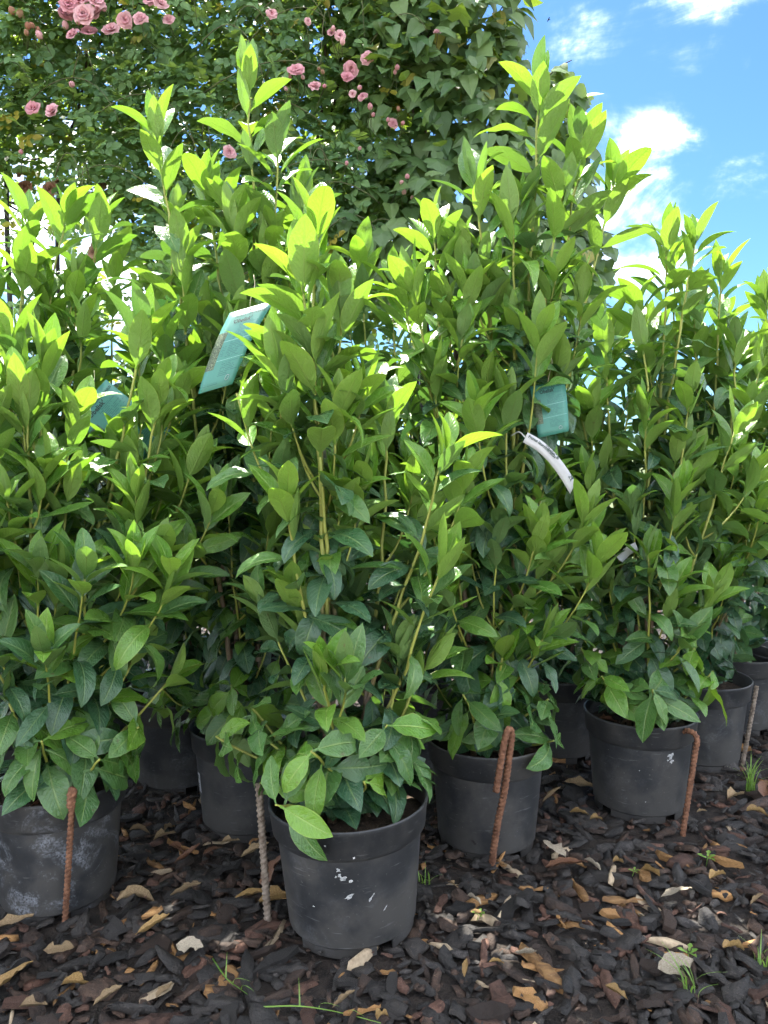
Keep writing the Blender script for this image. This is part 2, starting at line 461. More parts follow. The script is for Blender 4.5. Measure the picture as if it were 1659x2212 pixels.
POTS = {}          # filled below; needed for keeping chips out of the pots
POT_S = 1.04
for key, (u, v) in dict(A=(129, 2003), B=(763, 2066), C=(1050, 1866), D=(1377, 1781), G=(540, 1822), E=(1508, 1670), F=(1700, 1592)).items():
    p = on_ground(u, v); k = (p.y + .115) / p.y      # the pixel is the front foot of the pot; its centre lies one radius behind
    POTS[key] = Vector((p.x * k, p.y * k, 0))
POTS['Q'] = Vector((-0.60, 2.20, 0)); POTS['O'] = Vector((-0.40, 2.72, 0)); POTS['P'] = Vector((0.42, 2.78, 0))
POTS['H'] = Vector((-1.02, 2.02, 0)); POTS['K'] = Vector((-0.92, 2.46, 0)); POTS['I'] = Vector((0.06, 2.30, 0))
POTS['J'] = Vector((0.56, 2.42, 0)); POTS['L'] = Vector((-1.20, 1.50, 0)); POTS['M'] = Vector((1.24, 2.66, 0)); POTS['N'] = Vector((1.86, 2.95, 0))

def chip_variant(seed, elong, thick):
    rr = random.Random(seed)
    n = rr.choice((6, 7, 8, 9))
    top, bot, inner = [], [], []
    for k in range(n):
        a = 2 * math.pi * k / n + rr.uniform(-.25, .25)
        r = rr.uniform(0.55, 1.2)
        x, y = math.cos(a) * r * 0.5, math.sin(a) * r * 0.5 * elong
        zz = rr.uniform(-.05, .05)
        top.append((x * .9, y * .9, thick * .5 + zz * .8)); bot.append((x, y, -thick * .5 + zz))
    V = top + bot + [(rr.uniform(-.1, .1), rr.uniform(-.05, .05), thick * rr.uniform(.55, .95))]
    T = []
    for k in range(n):
        k2 = (k + 1) % n
        T += [(k, k2, 2 * n), (n + k, n + k2, k2), (n + k, k2, k)]
    return np.array(V), np.array(T)
def slab_variant(seed, elong, thick):
    """a ragged, split piece of bark: torn ends, a stepped back"""
    rr = random.Random(seed + 500)
    n = 6
    V, T = [], []
    for i in range(n):
        x = -.5 + i / (n - 1)
        for s in (-1, 1):
            w = elong * .5 * rr.uniform(.55, 1.1) * (.55 if i in (0, n - 1) else 1)
            xx = x + rr.uniform(-.07, .07)
            z = rr.uniform(-.04, .04)
            V += [(xx, s * w, -thick * .5 + z), (xx, s * w * .88, thick * .5 + z + rr.uniform(-.3, .5) * thick)]
    for i in range(n - 1):
        a, b = i * 4, i * 4 + 4            # a: left low, a+1 left top, a+2 right low, a+3 right top
        for q in ((a + 1, a + 3, b + 3, b + 1), (a, a + 1, b + 1, b), (a + 3, a + 2, b + 2, b + 3)):
            T += [(q[0], q[1], q[2]), (q[0], q[2], q[3])]
    for a in (0, (n - 1) * 4): T += [(a, a + 2, a + 3), (a, a + 3, a + 1)]
    return np.array(V), np.array(T)
CHIPV = [chip_variant(s, el, th) for s, (el, th) in enumerate([(.70, .09), (.55, .08), (.45, .10), (.38, .12), (.80, .08), (.50, .13), (.26, .12), (.18, .11), (.62, .10), (.09, .07), (.32, .14), (.42, .07), (.6, .16), (.36, .08)])]
CHIPV += [slab_variant(s, el, th) for s, (el, th) in enumerate([(.55, .12), (.42, .10), (.34, .12), (.62, .09), (.26, .10), (.5, .14), (.2, .09), (.4, .08), (.7, .1), (.12, .07)])]
def bark():
    rr = random.Random(5)
    wts = [.50, .29, .10, .08, .025, .006]
    def pick_mat(v):
        if v in (7, 9, 20, 23) and rr.random() < .30: return rr.choice((4, 4, 2, 5))
        return rr.choices(range(6), wts)[0]
    items = []
    tries = 0
    def ok(x, y):
        for p in POTS.values():
            if (x - p.x) ** 2 + (y - p.y) ** 2 < 0.118 ** 2: return False
        return True
    def add(x, y, s, zup):
        v = rr.randrange(len(CHIPV))
        if v in (6, 7, 9, 18, 20, 23): s *= 1.5
        q = Matrix.Rotation(rr.uniform(0, 6.283), 3, 'Z') @ Matrix.Rotation(rr.gauss(0, .30), 3, 'X') @ Matrix.Rotation(rr.gauss(0, .24), 3, 'Y')
        items.append((x, y, gz(x, y) + zup, s, v, q, pick_mat(v)))
    for _ in range(15500):                     # in view and around
        y = 0.75 + 2.6 * rr.random() ** 1.5
        x = rr.uniform(-0.75, 0.75) * (y * 0.75 + .35) / .75
        if ok(x, y): add(x, y, rr.choice((.010, .014, .018, .024, .032, .042, .055, .072)) * rr.uniform(.8, 1.25), rr.uniform(0.0, .016))
    for _ in range(5500):
        x, y = rr.uniform(-3.3, 4.1), rr.uniform(-.5, 6.0)
        if ok(x, y): add(x, y, rr.uniform(.025, .05), rr.uniform(0, .014))
    big = []
    for _ in range(430):
        y = 0.95 + 1.5 * rr.random() ** 1.4
        x = rr.uniform(-0.75, 0.75) * (y * 0.75 + .25) / .75
        if ok(x, y): big.append((x, y))
    big = big[:300]
    # shared chip meshes for single chips
    shared = {}
    for (x, y) in big:
        v = rr.randrange(len(CHIPV)); mi = pick_mat(v)
        if (v, mi) not in shared:
            shared[(v, mi)] = mesh('bark_chip', CHIPV[v][0], [tuple(f) for f in CHIPV[v][1].tolist()], CH[mi], False)
        o = obj('bark_chip', shared[(v, mi)], MULCH)
        s = rr.uniform(.042, .082) * (1.5 if v in (7, 9, 18, 20, 23) else 1)
        o.matrix_basis = Matrix.Translation((x, y, gz(x, y) + .013 + rr.uniform(0, .008))) @ (Matrix.Rotation(rr.uniform(0, 6.28), 4, 'Z') @ Matrix.Rotation(rr.gauss(0, .2), 4, 'X') @ Matrix.Rotation(rr.gauss(0, .16), 4, 'Y')) @ Matrix.Diagonal((s, s, s, 1))
    VV, TT, MI = [], [], []
    base = 0
    for (x, y, z, s, v, q, mi) in items:
        V, T = CHIPV[v]
        VV.append((V * s) @ np.array(q).T + np.array((x, y, z))); TT.append(T + base); base += len(V)
        MI.append(np.full(len(T), mi))
    o = obj('bark_litter', big_mesh('bark_litter', np.concatenate(VV), np.concatenate(TT), CH, np.concatenate(MI)), MULCH)
    tag(o, kind='stuff')
bark()

# ------------------------------------------------------------------ pots
def lathe(profile, seg, skip=None, scale=1.0):
    V, Fc = [], []
    for (r, z) in profile:
        for k in range(seg):
            a = 2 * math.pi * k / seg
            V.append((r * math.cos(a) * scale, r * math.sin(a) * scale, z * scale))
    for i in range(len(profile) - 1):
        for k in range(seg):
            if skip and skip(i, k): continue
            a, b = i * seg + k, i * seg + (k + 1) % seg
            Fc.append((a, b, b + seg, a + seg))
    return V, Fc
def build_pot_meshes():
    seg = 64
    prof = [(0.106, 0.020), (0.107, 0.000), (0.1095, 0.000), (0.1105, 0.018), (0.1140, 0.022), (0.1200, 0.095), (0.1285, 0.198)]
    V, Fc = lathe(prof, seg, lambda i, k: i in (0, 1, 2) and (k % 16) in (3, 4, 5), POT_S)
    n = len(V); V.append((0, 0, 0.020 * POT_S))
    Fc += [((k + 1) % seg, k, n) for k in range(seg)]
    wall = mesh('pot_wall', V, Fc, POT)
    prof = [(0.1285, 0.1975), (0.1345, 0.1985), (0.1365, 0.2010), (0.1405, 0.2435), (0.1425, 0.2465), (0.1425, 0.2515), (0.1405, 0.2535), (0.1380, 0.2520), (0.1350, 0.2030), (0.127, 0.19)]
    V, Fc = lathe(prof, seg, None, POT_S)
    rim = mesh('pot_rim', V, Fc, POT)
    for me in (wall, rim):
        bm = bmesh.new(); bm.from_mesh(me)
        for e in bm.edges:
            if len(e.link_faces) == 2 and e.calc_face_angle() > R(35): e.smooth = False
        bm.to_mesh(me); bm.free()
    soils = []
    for s in range(3):
        V = [(0, 0, 0.219)]; Fc = []
        ringr = [.03, .06, .09, .115, .1355]
        for i, r in enumerate(ringr):
            for k in range(28):
                a = 2 * math.pi * k / 28
                V.append((r * math.cos(a), r * math.sin(a), 0.216 + .007 * noise.noise(Vector((r * 40 + s * 9, math.cos(a) * 3, math.sin(a) * 3))) - (.004 if i == 4 else 0)))
        Fc += [(0, 1 + k, 1 + (k + 1) % 28) for k in range(28)]
        for i in range(4):
            for k in range(28):
                a, b = 1 + i * 28 + k, 1 + i * 28 + (k + 1) % 28
                Fc.append((a, a + 28, b + 28, b))
        V = [tuple(c * POT_S for c in q) for q in V]
        soils.append(mesh('soil', V, Fc, SOIL))
    return wall, rim, soils
POT_WALL, POT_RIM, SOILS = build_pot_meshes()

# ------------------------------------------------------------------ laurel leaf meshes
LEAFDATA = {}
def laurel_leaf(seed, ratio, curl, fold, twist, wave=0.0, notch=None):
    """unit-length leaf along +X, upper side +Z; a short petiole at the base"""
    rr = random.Random(seed)
    rows = 11
    V, UV, Fc = [], [], []
    px, pz, ang = 0.0, 0.0, curl * -0.35
    for i in range(rows):
        t = i / (rows - 1)
        if i: 
            ds = 1.0 / (rows - 1)
            ang -= curl * ds * (0.5 + 1.3 * t)
            px += ds * math.cos(ang); pz += ds * math.sin(ang)
        tb = max(0.0, (t - 0.09) / 0.91)
        w = 0.018 if tb <= 0 else ratio * 0.5 * (math.sin(math.pi * min(1, tb ** 0.92)) ** 0.78) * (1.0 - 0.12 * tb)
        w = max(w, 0.014 * (1 - t))
        if 0 < i < rows - 1 and tb > 0: w *= rr.uniform(.965, 1.035)
        tw = twist * t
        for k, s in enumerate((-1, -.5, 0, .5, 1)):
            wk = w * (notch[2] if notch and i == notch[0] and s * notch[1] > 0 else 1.0)
            yy = s * wk
            lift = abs(s) * w * math.tan(fold) * (1.0 - .25 * abs(s)) + wave * w * math.sin(t * 15 + (1.5 if s < 0 else 0)) * abs(s)
            cyy = yy * math.cos(tw) - lift * math.sin(tw)
            czz = yy * math.sin(tw) + lift * math.cos(tw)
            V.append((px - czz * math.sin(ang), cyy, pz + czz * math.cos(ang)))
            UV.append((0.5 + s * 0.5, tb))
    for i in range(rows - 1):
        for k in range(4):
            a = i * 5 + k
            Fc.append((a, a + 5, a + 6, a + 1))
    me = mesh('laurel_leaf', V, Fc, LEAF, True, None, UV)
    LEAFDATA[me.name] = (np.array(V), np.array(Fc), np.array(UV))
    return me
LEAVES = {
    'up': [laurel_leaf(1, .36, .30, .32, .1), laurel_leaf(2, .40, .50, .38, -.15), laurel_leaf(3, .34, -.15, .30, .2), laurel_leaf(4, .42, .20, .42, 0), laurel_leaf(5, .37, .75, .35, .1)],
    'mid': [laurel_leaf(11, .40, .70, .25, .15, .08), laurel_leaf(12, .43, 1.0, .30, -.2, .06), laurel_leaf(13, .38, .45, .22, .25), laurel_leaf(14, .45, .85, .18, -.1, .1), laurel_leaf(15, .36, 1.25, .32, .1), laurel_leaf(16, .42, .6, .2, .4, .16, (7, -1, .5)), laurel_leaf(17, .34, 1.6, .4, -.4, .1)],
    'low': [laurel_leaf(21, .46, .70, .12, .2, .10), laurel_leaf(22, .50, .95, .18, -.2, .12), laurel_leaf(23, .43, .50, .10, -.3, .08), laurel_leaf(24, .48, 1.25, .15, .15, .08), laurel_leaf(25, .52, .35, .14, .1, .12), laurel_leaf(26, .48, .6, .15, .2, .14, (6, 1, .55)), laurel_leaf(27, .42, 1.5, .25, -.5, .2)],
}

CLEAR = []         # (polygon in view pixels, depth, probability): leaves that would stand in front of a label stay away
def in_poly(u, v, poly):
    c = False; n = len(poly)
    for i in range(n):
        (x1, y1), (x2, y2) = poly[i], poly[(i + 1) % n]
        if (y1 > v) != (y2 > v) and u < (x2 - x1) * (v - y1) / (y2 - y1) + x1: c = not c
    return c
def full(*pts): return [(x / 1.8228, y / 1.8228) for x, y in pts]
LABEL_MAIN = full((905, 1232), (1080, 1183), (915, 1512), (780, 1552))
LABEL_RIGHT = full((2085, 1522), (2223, 1490), (2240, 1697), (2118, 1725))
LABEL_LEFT = full((275, 1650), (417, 1494), (672, 1694), (560, 1850))
CLEAR += [(full((1330, 3160), (1650, 3110), (1650, 3290), (1330, 3300)), 1.62, .9), (full((2420, 2880), (2700, 2870), (2700, 2940), (2420, 2940)), 2.1, .5), (full((1930, 2860), (2040, 2860), (2000, 3140), (1930, 3140)), 1.7, .9), (full((255, 3095), (310, 3095), (300, 3260), (240, 3260)), 1.5, .9), ([(sum(q[0] for q in LABEL_MAIN) / 4 + (x - sum(q[0] for q in LABEL_MAIN) / 4) * 1.12, sum(q[1] for q in LABEL_MAIN) / 4 + (y - sum(q[1] for q in LABEL_MAIN) / 4) * 1.12) for x, y in LABEL_MAIN], 1.66, 1.0), (full((2150, 1600), (2235, 1490), (2245, 1700), (2165, 1725)), 1.80, .45), (full((2160, 1760), (2210, 1760), (2290, 1920), (2255, 1940)), 1.70, .65),
          (full((370, 1550), (417, 1496), (500, 1540), (470, 1560)), 1.83, .85), (full((560, 1590), (672, 1694), (612, 1794), (560, 1700)), 1.83, .6),
          (full((1240, 1735), (1300, 1735), (1300, 1800), (1240, 1800)), 1.56, 1.0), (full((985, 3075), (1055, 3075), (1085, 3560), (1020, 3560)), 1.56, .9), (full((780, 3060), (800, 3060), (800, 3130), (780, 3130)), 1.8, 1.0)]

PS = {'B': 1.085}
def soilpoint(rr, r): 
    a = rr.uniform(0, 6.283)
    return Vector((math.cos(a) * r, math.sin(a) * r, 0.222))

def make_laurel(key, label, tips, n_low=6, seed=0, chalk=0.0, tilt=(0, 0), maxleaf=298, leafs=1.0, low_top=.75, group=None, side=True):
    rr = random.Random(seed + 77)
    base = POTS[key]
    root = empty('potted_laurel', base)
    tag(root, label, 'potted shrub', group)
    if tilt != (0, 0): root.rotation_euler = (tilt[0], tilt[1], 0)
    w = obj('pot', POT_WALL, root); w.scale = (PS.get(key, 1), PS.get(key, 1), 1.0); w.color = (1, chalk, 0, 1); w.rotation_euler.z = rr.uniform(0, .15) - R(90)
    r = obj('rim', POT_RIM, w); r.color = (1, chalk * .7, 0, 1)
    so_ = obj('soil', SOILS[rr.randrange(3)], root); so_.scale = (PS.get(key, 1), PS.get(key, 1), 1.0)
    count = [0]
    autolow = set()
    specs = []                                    # (points, r0, r1, leaf_start_fraction, is_side)
    def stem_pts(p0, p1, lean):
        H = (p1 - p0).length
        h = p1 - p0
        out = Vector((h.x, h.y, 0))
        c1 = p0 + Vector((out.x * .25 + rr.uniform(-.03, .03), out.y * .25 + rr.uniform(-.03, .03), h.z * .36))
        tipdir = (Vector((out.x * .9, out.y * .9, h.z)).normalized() + Vector((rr.uniform(-.12, .12), rr.uniform(-.12, .12), 0)) + lean).normalized()
        c2 = p1 - tipdir * H * .34
        n = max(10, int(H / .045))
        P = bezier(p0, c1, c2, p1, n)
        for i in range(1, n): P[i] = P[i] + Vector((rr.gauss(0, .002), rr.gauss(0, .002), 0))
        return P
    for tip in tips:
        u, v, dy = tip[:3]
        start = tip[3] if len(tip) > 3 else None
        p1 = at(u, v, base.y + dy) - base
        p0 = soilpoint(rr, rr.uniform(.005, .055))
        L = (p1 - p0).length
        specs.append((stem_pts(p0, p1, Vector((0, 0, 0))), .0036 + .0036 * L, .0023, start if start is not None else (0.30 if L > .9 else 0.10), False))
        if v > 1480 and (u, v) != (800, 1690): autolow.add(len(specs) - 1)
    for k in range(n_low):                         # short basal shoots that clothe the foot of the shrub
        a = 2 * math.pi * (k + rr.uniform(-.25, .25)) / max(1, n_low) + .4
        hgt = rr.uniform(.10, low_top)
        rad = rr.uniform(.09, .22)
        p0 = soilpoint(rr, rr.uniform(.01, .05))
        p1 = Vector((math.cos(a) * rad, math.sin(a) * rad, .23 + hgt))
        specs.append((stem_pts(p0, p1, Vector((0, 0, 0))), .0042, .0017, .06, False)); autolow.add(len(specs) - 1)
    if side:
        for (P, r0, r1, st, _) in list(specs):
            n = len(P)
            Lm = sum((P[i + 1] - P[i]).length for i in range(n - 1))
            if Lm < .55: continue
            for _ in range(rr.choice((2, 2, 3))):
                i = int(n * rr.uniform(.30, .72))
                t = (P[i + 1] - P[i - 1]).normalized()
                a = rr.uniform(0, 6.283)
                o = Vector((math.cos(a), math.sin(a), 0))
                ln = rr.uniform(.14, .34)
                p1 = P[i] + t * ln * .9 + o * ln * .36
                specs.append((bezier(P[i], P[i] + (t * .45 + o * .55) * ln * .45, p1 - Vector((0, 0, 1)) * ln * .3 - o * .02, p1, 8), .0028, .0016, .12, True))
    specs = [q + (i in autolow,) for i, q in enumerate(specs)]
    leaves_made = []
    for (P, r0, r1, st, is_side, is_low) in specs:
        n = len(P)
        S = [0.0]
        for i in range(1, n): S.append(S[-1] + (P[i] - P[i - 1]).length)
        L = S[-1]
        rad = [r0 + (r1 - r0) * (s / L) ** .8 for s in S]
        V, Fc = tube_data(P, rad, 7)
        H0 = P[0].z
        att = []
        for i in range(n): att += [(S[i] / L if not is_side else .6 + .4 * S[i] / L) if L > .5 or is_side else .25 + .7 * S[i] / L] * 7
        so = obj('side_shoot' if is_side else 'stem', mesh('stem', V, Fc, STEM, True, None, None, att), root)
        T, N = frames(P)
        phi = rr.uniform(0, 6.283)
        s = L * st + rr.uniform(0, .03)
        nodes = []
        while s < L - .004:
            nodes.append(s)
            left = L - s
            s += (.0262 if left > .12 else .018 if left > .05 else .011) * rr.uniform(.85, 1.2) * (1.12 if left > .5 else .88 if L < .6 else 1.0)
        nodes += [L - .003, L - .001]
        for s in nodes:
            phi += R(137.5) + rr.uniform(-.35, .35)
            j = 0
            while j < n - 2 and S[j + 1] < s: j += 1
            f = (s - S[j]) / max(1e-6, S[j + 1] - S[j])
            p = P[j].lerp(P[j + 1], f)
            t = T[j].lerp(T[j + 1], f).normalized(); nn = N[j]; b = t.cross(nn)
            o = (nn * math.cos(phi) + b * math.sin(phi))
            o = (o - t * o.dot(t)).normalized()
            d = L - s                              # distance below the shoot tip
            young = max(0.0, min(1.0, 1.2 - d / (.32 if L > .9 else .12 if is_low else .21)))
            young *= rr.uniform(.75, 1.0) if rr.random() < .9 else .35
            if is_low: young *= .40 if rr.random() < .8 else 1
            if d < .012: th, kind, ln = rr.uniform(.10, .28), 'up', rr.uniform(.085, .115)
            elif d < .10: th, kind, ln = rr.uniform(.22, .52), 'up', rr.uniform(.105, .138)
            elif d < .22: th, kind, ln = (rr.uniform(.42, .85) if L > .9 else rr.uniform(.65, 1.15)), rr.choice(('up', 'mid')), rr.uniform(.112, .145)
            elif d < .5: th, kind, ln = rr.uniform(1.0, 1.6), rr.choice(('mid', 'mid', 'low')), rr.uniform(.105, .14)
            else: th, kind, ln = rr.uniform(1.25, 2.0), rr.choice(('mid', 'low', 'low')), rr.uniform(.095, .135)
            if L < .45 and not is_side and d > .08: th += .25; ln *= .92
            hz = p.z
            if hz < .45: th = max(th, rr.uniform(1.2, 1.9)); kind = 'low' if rr.random() < .8 else kind
            ln *= leafs * (1.10 if L > .9 and d < .2 else .95) * (1.0 if d < .2 else rr.uniform(.82, 1.16))
            me = rr.choice(LEAVES[kind])
            lv = LEAFDATA[me.name][0]
            roll = rr.gauss(0, .30)
            pb = p + o * (r1 * .6)
            good = False
            for attempt in range(4):
                th2 = th - .32 * attempt
                dd = (t * math.cos(th2) + o * math.sin(th2)).normalized()
                nrm = (t * math.sin(th2) - o * math.cos(th2)).normalized()
                sd = nrm.cross(dd)
                nrm2 = (nrm * math.cos(roll) + sd * math.sin(roll)).normalized()
                sd2 = nrm2.cross(dd)
                k = ln
                mt = Matrix(((dd.x * k, sd2.x * k, nrm2.x * k, pb.x), (dd.y * k, sd2.y * k, nrm2.y * k, pb.y), (dd.z * k, sd2.z * k, nrm2.z * k, pb.z), (0, 0, 0, 1)))
                if pb.z > .62: good = True; break
                mm = np.array(mt)
                wv = lv @ mm[:3, :3].T + mm[:3, 3] + np.array(base)
                if wv[:, 2].min() < .03: continue
                hit = False
                low = wv[wv[:, 2] < .275]
                if len(low):
                    for kk, pp in POTS.items():
                        f = PS.get(kk, 1.0)
                        r_ = np.hypot(low[:, 0] - pp.x, low[:, 1] - pp.y) / f
                        if (r_ < .152).any() and ((r_ > .118) & (r_ < .152)).any(): hit = True; break
                        if kk != key and (r_ < .14).any(): hit = True; break
                        if ((r_ < .13) & (low[:, 2] < .232)).any(): hit = True; break
                if not hit: good = True; break
            if not good: continue
            wp = base + pb + dd * ln * .55
            wt = base + pb + dd * ln * .95
            bad = False
            for (poly, dep, pr) in CLEAR:
                for q in (wp, wt, base + pb + dd * ln * .25, wp + sd2 * ln * .17, wp - sd2 * ln * .17):
                    uu, vv, yy = to_pix(q)
                    if yy < dep + .02 and in_poly(uu, vv, poly): bad = True
                if bad:
                    bad = rr.random() < pr
                    break
            if bad: continue
            ub, vb, yb = to_pix(wp)
            leaves_made.append((yb + (3 if not (-30 < ub < 1690 and vb < 2250) else 0), so, me, mt, young))
    leaves_made.sort(key=lambda q: q[0])
    for (_, so, me, mt, young) in leaves_made[:295]:
        lo = obj('leaf', me, so); lo.color = (young, 0, 0, 1); lo.matrix_basis = mt
    rest = leaves_made[295:]
    if rest:
        VV, FF, UU, AA = [], [], [], []
        b0 = 0
        for (_, so, me, mt, young) in rest:
            v, f, uvv = LEAFDATA[me.name]
            mm = np.array(mt)
            VV.append(v @ mm[:3, :3].T + mm[:3, 3]); FF.append(f + b0); UU.append(uvv); AA.append(np.full(len(v), young)); b0 += len(v)
        fo = obj('foliage', big_mesh('foliage', np.concatenate(VV), np.concatenate(FF), LEAF_JOINED, None, True, np.concatenate(UU), np.concatenate(AA)), root)
        tag(fo, kind='stuff')
    return root

LA = {}
LA['B'] = make_laurel('B', 'laurel in the foremost black pot, a white spatter below its rim',
    [(735, 500, .03, .42), (700, 590, -.02, .4), (785, 660, .02, .42), (720, 770, -.05, .35), (655, 1060, -.1, .25), (1000, 985, -.02, .22), (985, 1230, -.05, .2), (725, 1455, -.14, .15),
     (640, 800, .05, .4), (600, 1600, -.05, .1), (800, 1690, -.12, .2), (870, 900, .1, .4), (560, 1520, .0, .05), (480, 1580, .02, .05), (600, 1700, -.12, .05), (900, 1570, -.02, .05), (945, 1440, .03, .05), (690, 1620, -.17, .05), (850, 1640, -.05, .05)], 10, 1, .12, (R(0), R(-2)), low_top=.45)
LA['A'] = make_laurel('A', 'laurel in the black pot bleached with chalky white stains',
    [(25, 740, .05, .35), (95, 790, 0, .3), (310, 720, .08, .4), (345, 850, .05, .35), (330, 1190, -.05, .15), (250, 930, .1, .35), (60, 900, -.05, .25), (15, 1080, -.1, .2), (150, 1050, .0, .2),
     (190, 1250, -.1, .1), (420, 1000, .08, .35), (300, 1570, -.06, .05), (215, 1640, -.12, .05), (90, 1600, -.14, .05), (365, 1470, .0, .05), (20, 1520, -.12, .05), (300, 1400, -.02, .05), (120, 1450, -.1, .05)], 11, 2, .85, low_top=.7)
LA['G'] = make_laurel('G', 'very tall laurel whose shaded black pot carries a small white sticker',
    [(535, 180, .05, .48), (338, 290, 0, .45), (600, 330, .02, .42), (445, 410, .1, .4), (395, 560, -.05, .4), (505, 490, -.02, .4), (570, 560, .0, .4), (650, 430, .1, .4), (465, 720, .02, .4),
     (520, 1520, -.12, .05), (430, 1500, -.05, .05), (450, 1320, .0, .1), (610, 1400, .0, .1), (500, 1480, -.14, .1), (420, 980, .05, .3), (470, 1600, -.1, .1)], 9, 3, .05, low_top=.7)
LA['C'] = make_laurel('C', 'tallest laurel, in the black pot crossed by a rusty bar folded back on itself',
    [(1160, 195, .05, .48), (1255, 315, .05, .45), (1325, 400, .1, .45), (1215, 420, .0, .4), (1025, 400, .0, .42), (1105, 460, -.02, .4), (935, 500, .02, .4), (890, 620, -.05, .4), (965, 680, -.02, .4),
     (1100, 870, -.1, .35), (1175, 1170, -.12, .12), (1050, 620, .0, .4), (1150, 620, .05, .4), (1000, 1500, -.12, .05), (1185, 1510, -.05, .05), (1195, 1600, -.08, .05), (960, 1570, -.06, .05), (1085, 1420, -.14, .05), (1130, 1330, -.1, .05)], 9, 4, .06, low_top=.6)
LA['D'] = make_laurel('D', 'laurel in the black pot with a hooked rusty bar over its rim',
    [(1440, 520, .12, .42), (1500, 530, .1, .42), (1380, 660, .08, .4), (1395, 900, -.05, .3), (1490, 860, .0, .35), (1400, 1200, -.12, .12), (1270, 1040, .0, .25), (1590, 920, .05, .3), (1310, 720, .1, .4),
     (1540, 1290, -.08, .15), (1230, 800, .12, .4), (1300, 1460, -.12, .05), (1255, 1400, -.02, .05), (1500, 1400, -.05, .05), (1540, 1450, -.02, .05), (1410, 1490, -.16, .05), (1240, 1250, .05, .1)], 10, 5, .10, low_top=.6)
LA['E'] = make_laurel('E', 'laurel in the shadowed black pot beside the slim leaning bar',
    [(1555, 600, .05, .4), (1590, 740, -.02, .35), (1620, 880, -.08, .3), (1500, 660, .1, .4), (1460, 560, .15, .45), (1640, 1050, -.1, .2), (1570, 1120, -.12, .15), (1650, 760, .1, .4)], 9, 6, .2, low_top=.7)
LA['F'] = make_laurel('F', 'laurel in the pot past the slim leaning bar, grass growing in front',
    [(1655, 660, .0, .4), (1630, 760, -.05, .35), (1700, 600, .05, .4), (1760, 700, 0, .4), (1650, 930, -.1, .3), (1720, 900, -.1, .3), (1600, 1000, .05, .3)], 7, 7, .2, low_top=.7)
LA['H'] = make_laurel('H', 'laurel behind the chalk-stained pot, its shoots standing before the iron post',
    [(140, 470, .05, .4), (45, 590, -.05, .35), (215, 480, .1, .4), (110, 640, .0, .35), (-60, 560, .0, .35), (-20, 800, -.1, .3), (180, 700, -.05, .35), (60, 480, .15, .45)], 7, 8, .3, low_top=.8)
LA['K'] = make_laurel('K', 'laurel half hidden between the label-hung laurel and the iron post',
    [(250, 560, 0, .4), (330, 640, .05, .4), (380, 480, .1, .4), (190, 800, 0, .35), (300, 900, -.05, .3), (430, 700, .05, .4), (120, 900, 0, .3)], 8, 9, .3, low_top=.9)
LA['I'] = make_laurel('I', 'laurel filling the gap behind the front pot, below the ivy',
    [(850, 600, 0, .4), (780, 560, .05, .4), (910, 640, .05, .4), (700, 680, .0, .4), (640, 560, .1, .4), (880, 800, -.05, .35), (960, 860, -.05, .3), (760, 850, -.1, .3)], 8, 10, .3, low_top=.9)
LA['J'] = make_laurel('J', 'laurel filling the gap behind the tallest laurel and the white-smeared pot',
    [(1250, 620, 0, .4), (1180, 700, 0, .4), (1330, 740, .05, .4), (1120, 640, .1, .4), (1280, 880, -.05, .35), (1210, 900, -.1, .3), (1380, 800, 0, .35), (1100, 860, 0, .35)], 8, 12, .3, low_top=.9)
LA['L'] = make_laurel('L', 'laurel standing next to the chalk-stained pot, away from the hooked stake',
    [(-260, 800, 0, .3), (-160, 700, .05, .35), (-80, 900, .05, .3), (-330, 900, 0, .3), (-20, 1180, .0, .2), (-120, 1100, -.05, .2)], 8, 13, .2, low_top=.9)
LA['M'] = make_laurel('M', 'laurel behind the shadowed pot, against open sky',
    [(1500, 720, 0, .4), (1440, 760, 0, .4), (1560, 700, .05, .4), (1400, 820, 0, .35), (1620, 800, 0, .35), (1520, 900, -.1, .3)], 7, 14, .2, low_top=.9)
LA['N'] = make_laurel('N', 'farthest laurel at the open end of the row',
    [(1790, 680, 0, .4), (1840, 620, 0, .4), (1900, 720, 0, .4), (1960, 800, 0, .4), (1750, 850, 0, .3)], 7, 15, .2, low_top=.9)
LA['Q'] = make_laurel('Q', 'laurel with a weed in its pot, in the gap behind the chalk-stained pot',
    [(300, 760, 0, .25), (380, 820, .05, .25), (250, 900, 0, .2), (430, 940, 0, .2), (340, 1080, -.05, .15), (290, 1200, -.05, .1), (400, 1250, 0, .1), (450, 1120, .0, .1)], 8, 18, .2, low_top=.9)
LA['O'] = make_laurel('O', 'laurel in deep shade behind the label-hung laurel',
    [(500, 700, 0, .2), (430, 820, 0, .2), (560, 800, 0, .2), (480, 1000, -.05, .15), (600, 950, 0, .15), (390, 1000, 0, .15)], 10, 16, .2, low_top=1.0)
LA['P'] = make_laurel('P', 'laurel in deep shade behind the tallest laurel',
    [(1000, 720, 0, .2), (1080, 760, 0, .2), (1140, 850, 0, .2), (960, 950, 0, .15), (1050, 1000, -.05, .15), (1180, 980, 0, .15)], 10, 17, .2, low_top=1.0)

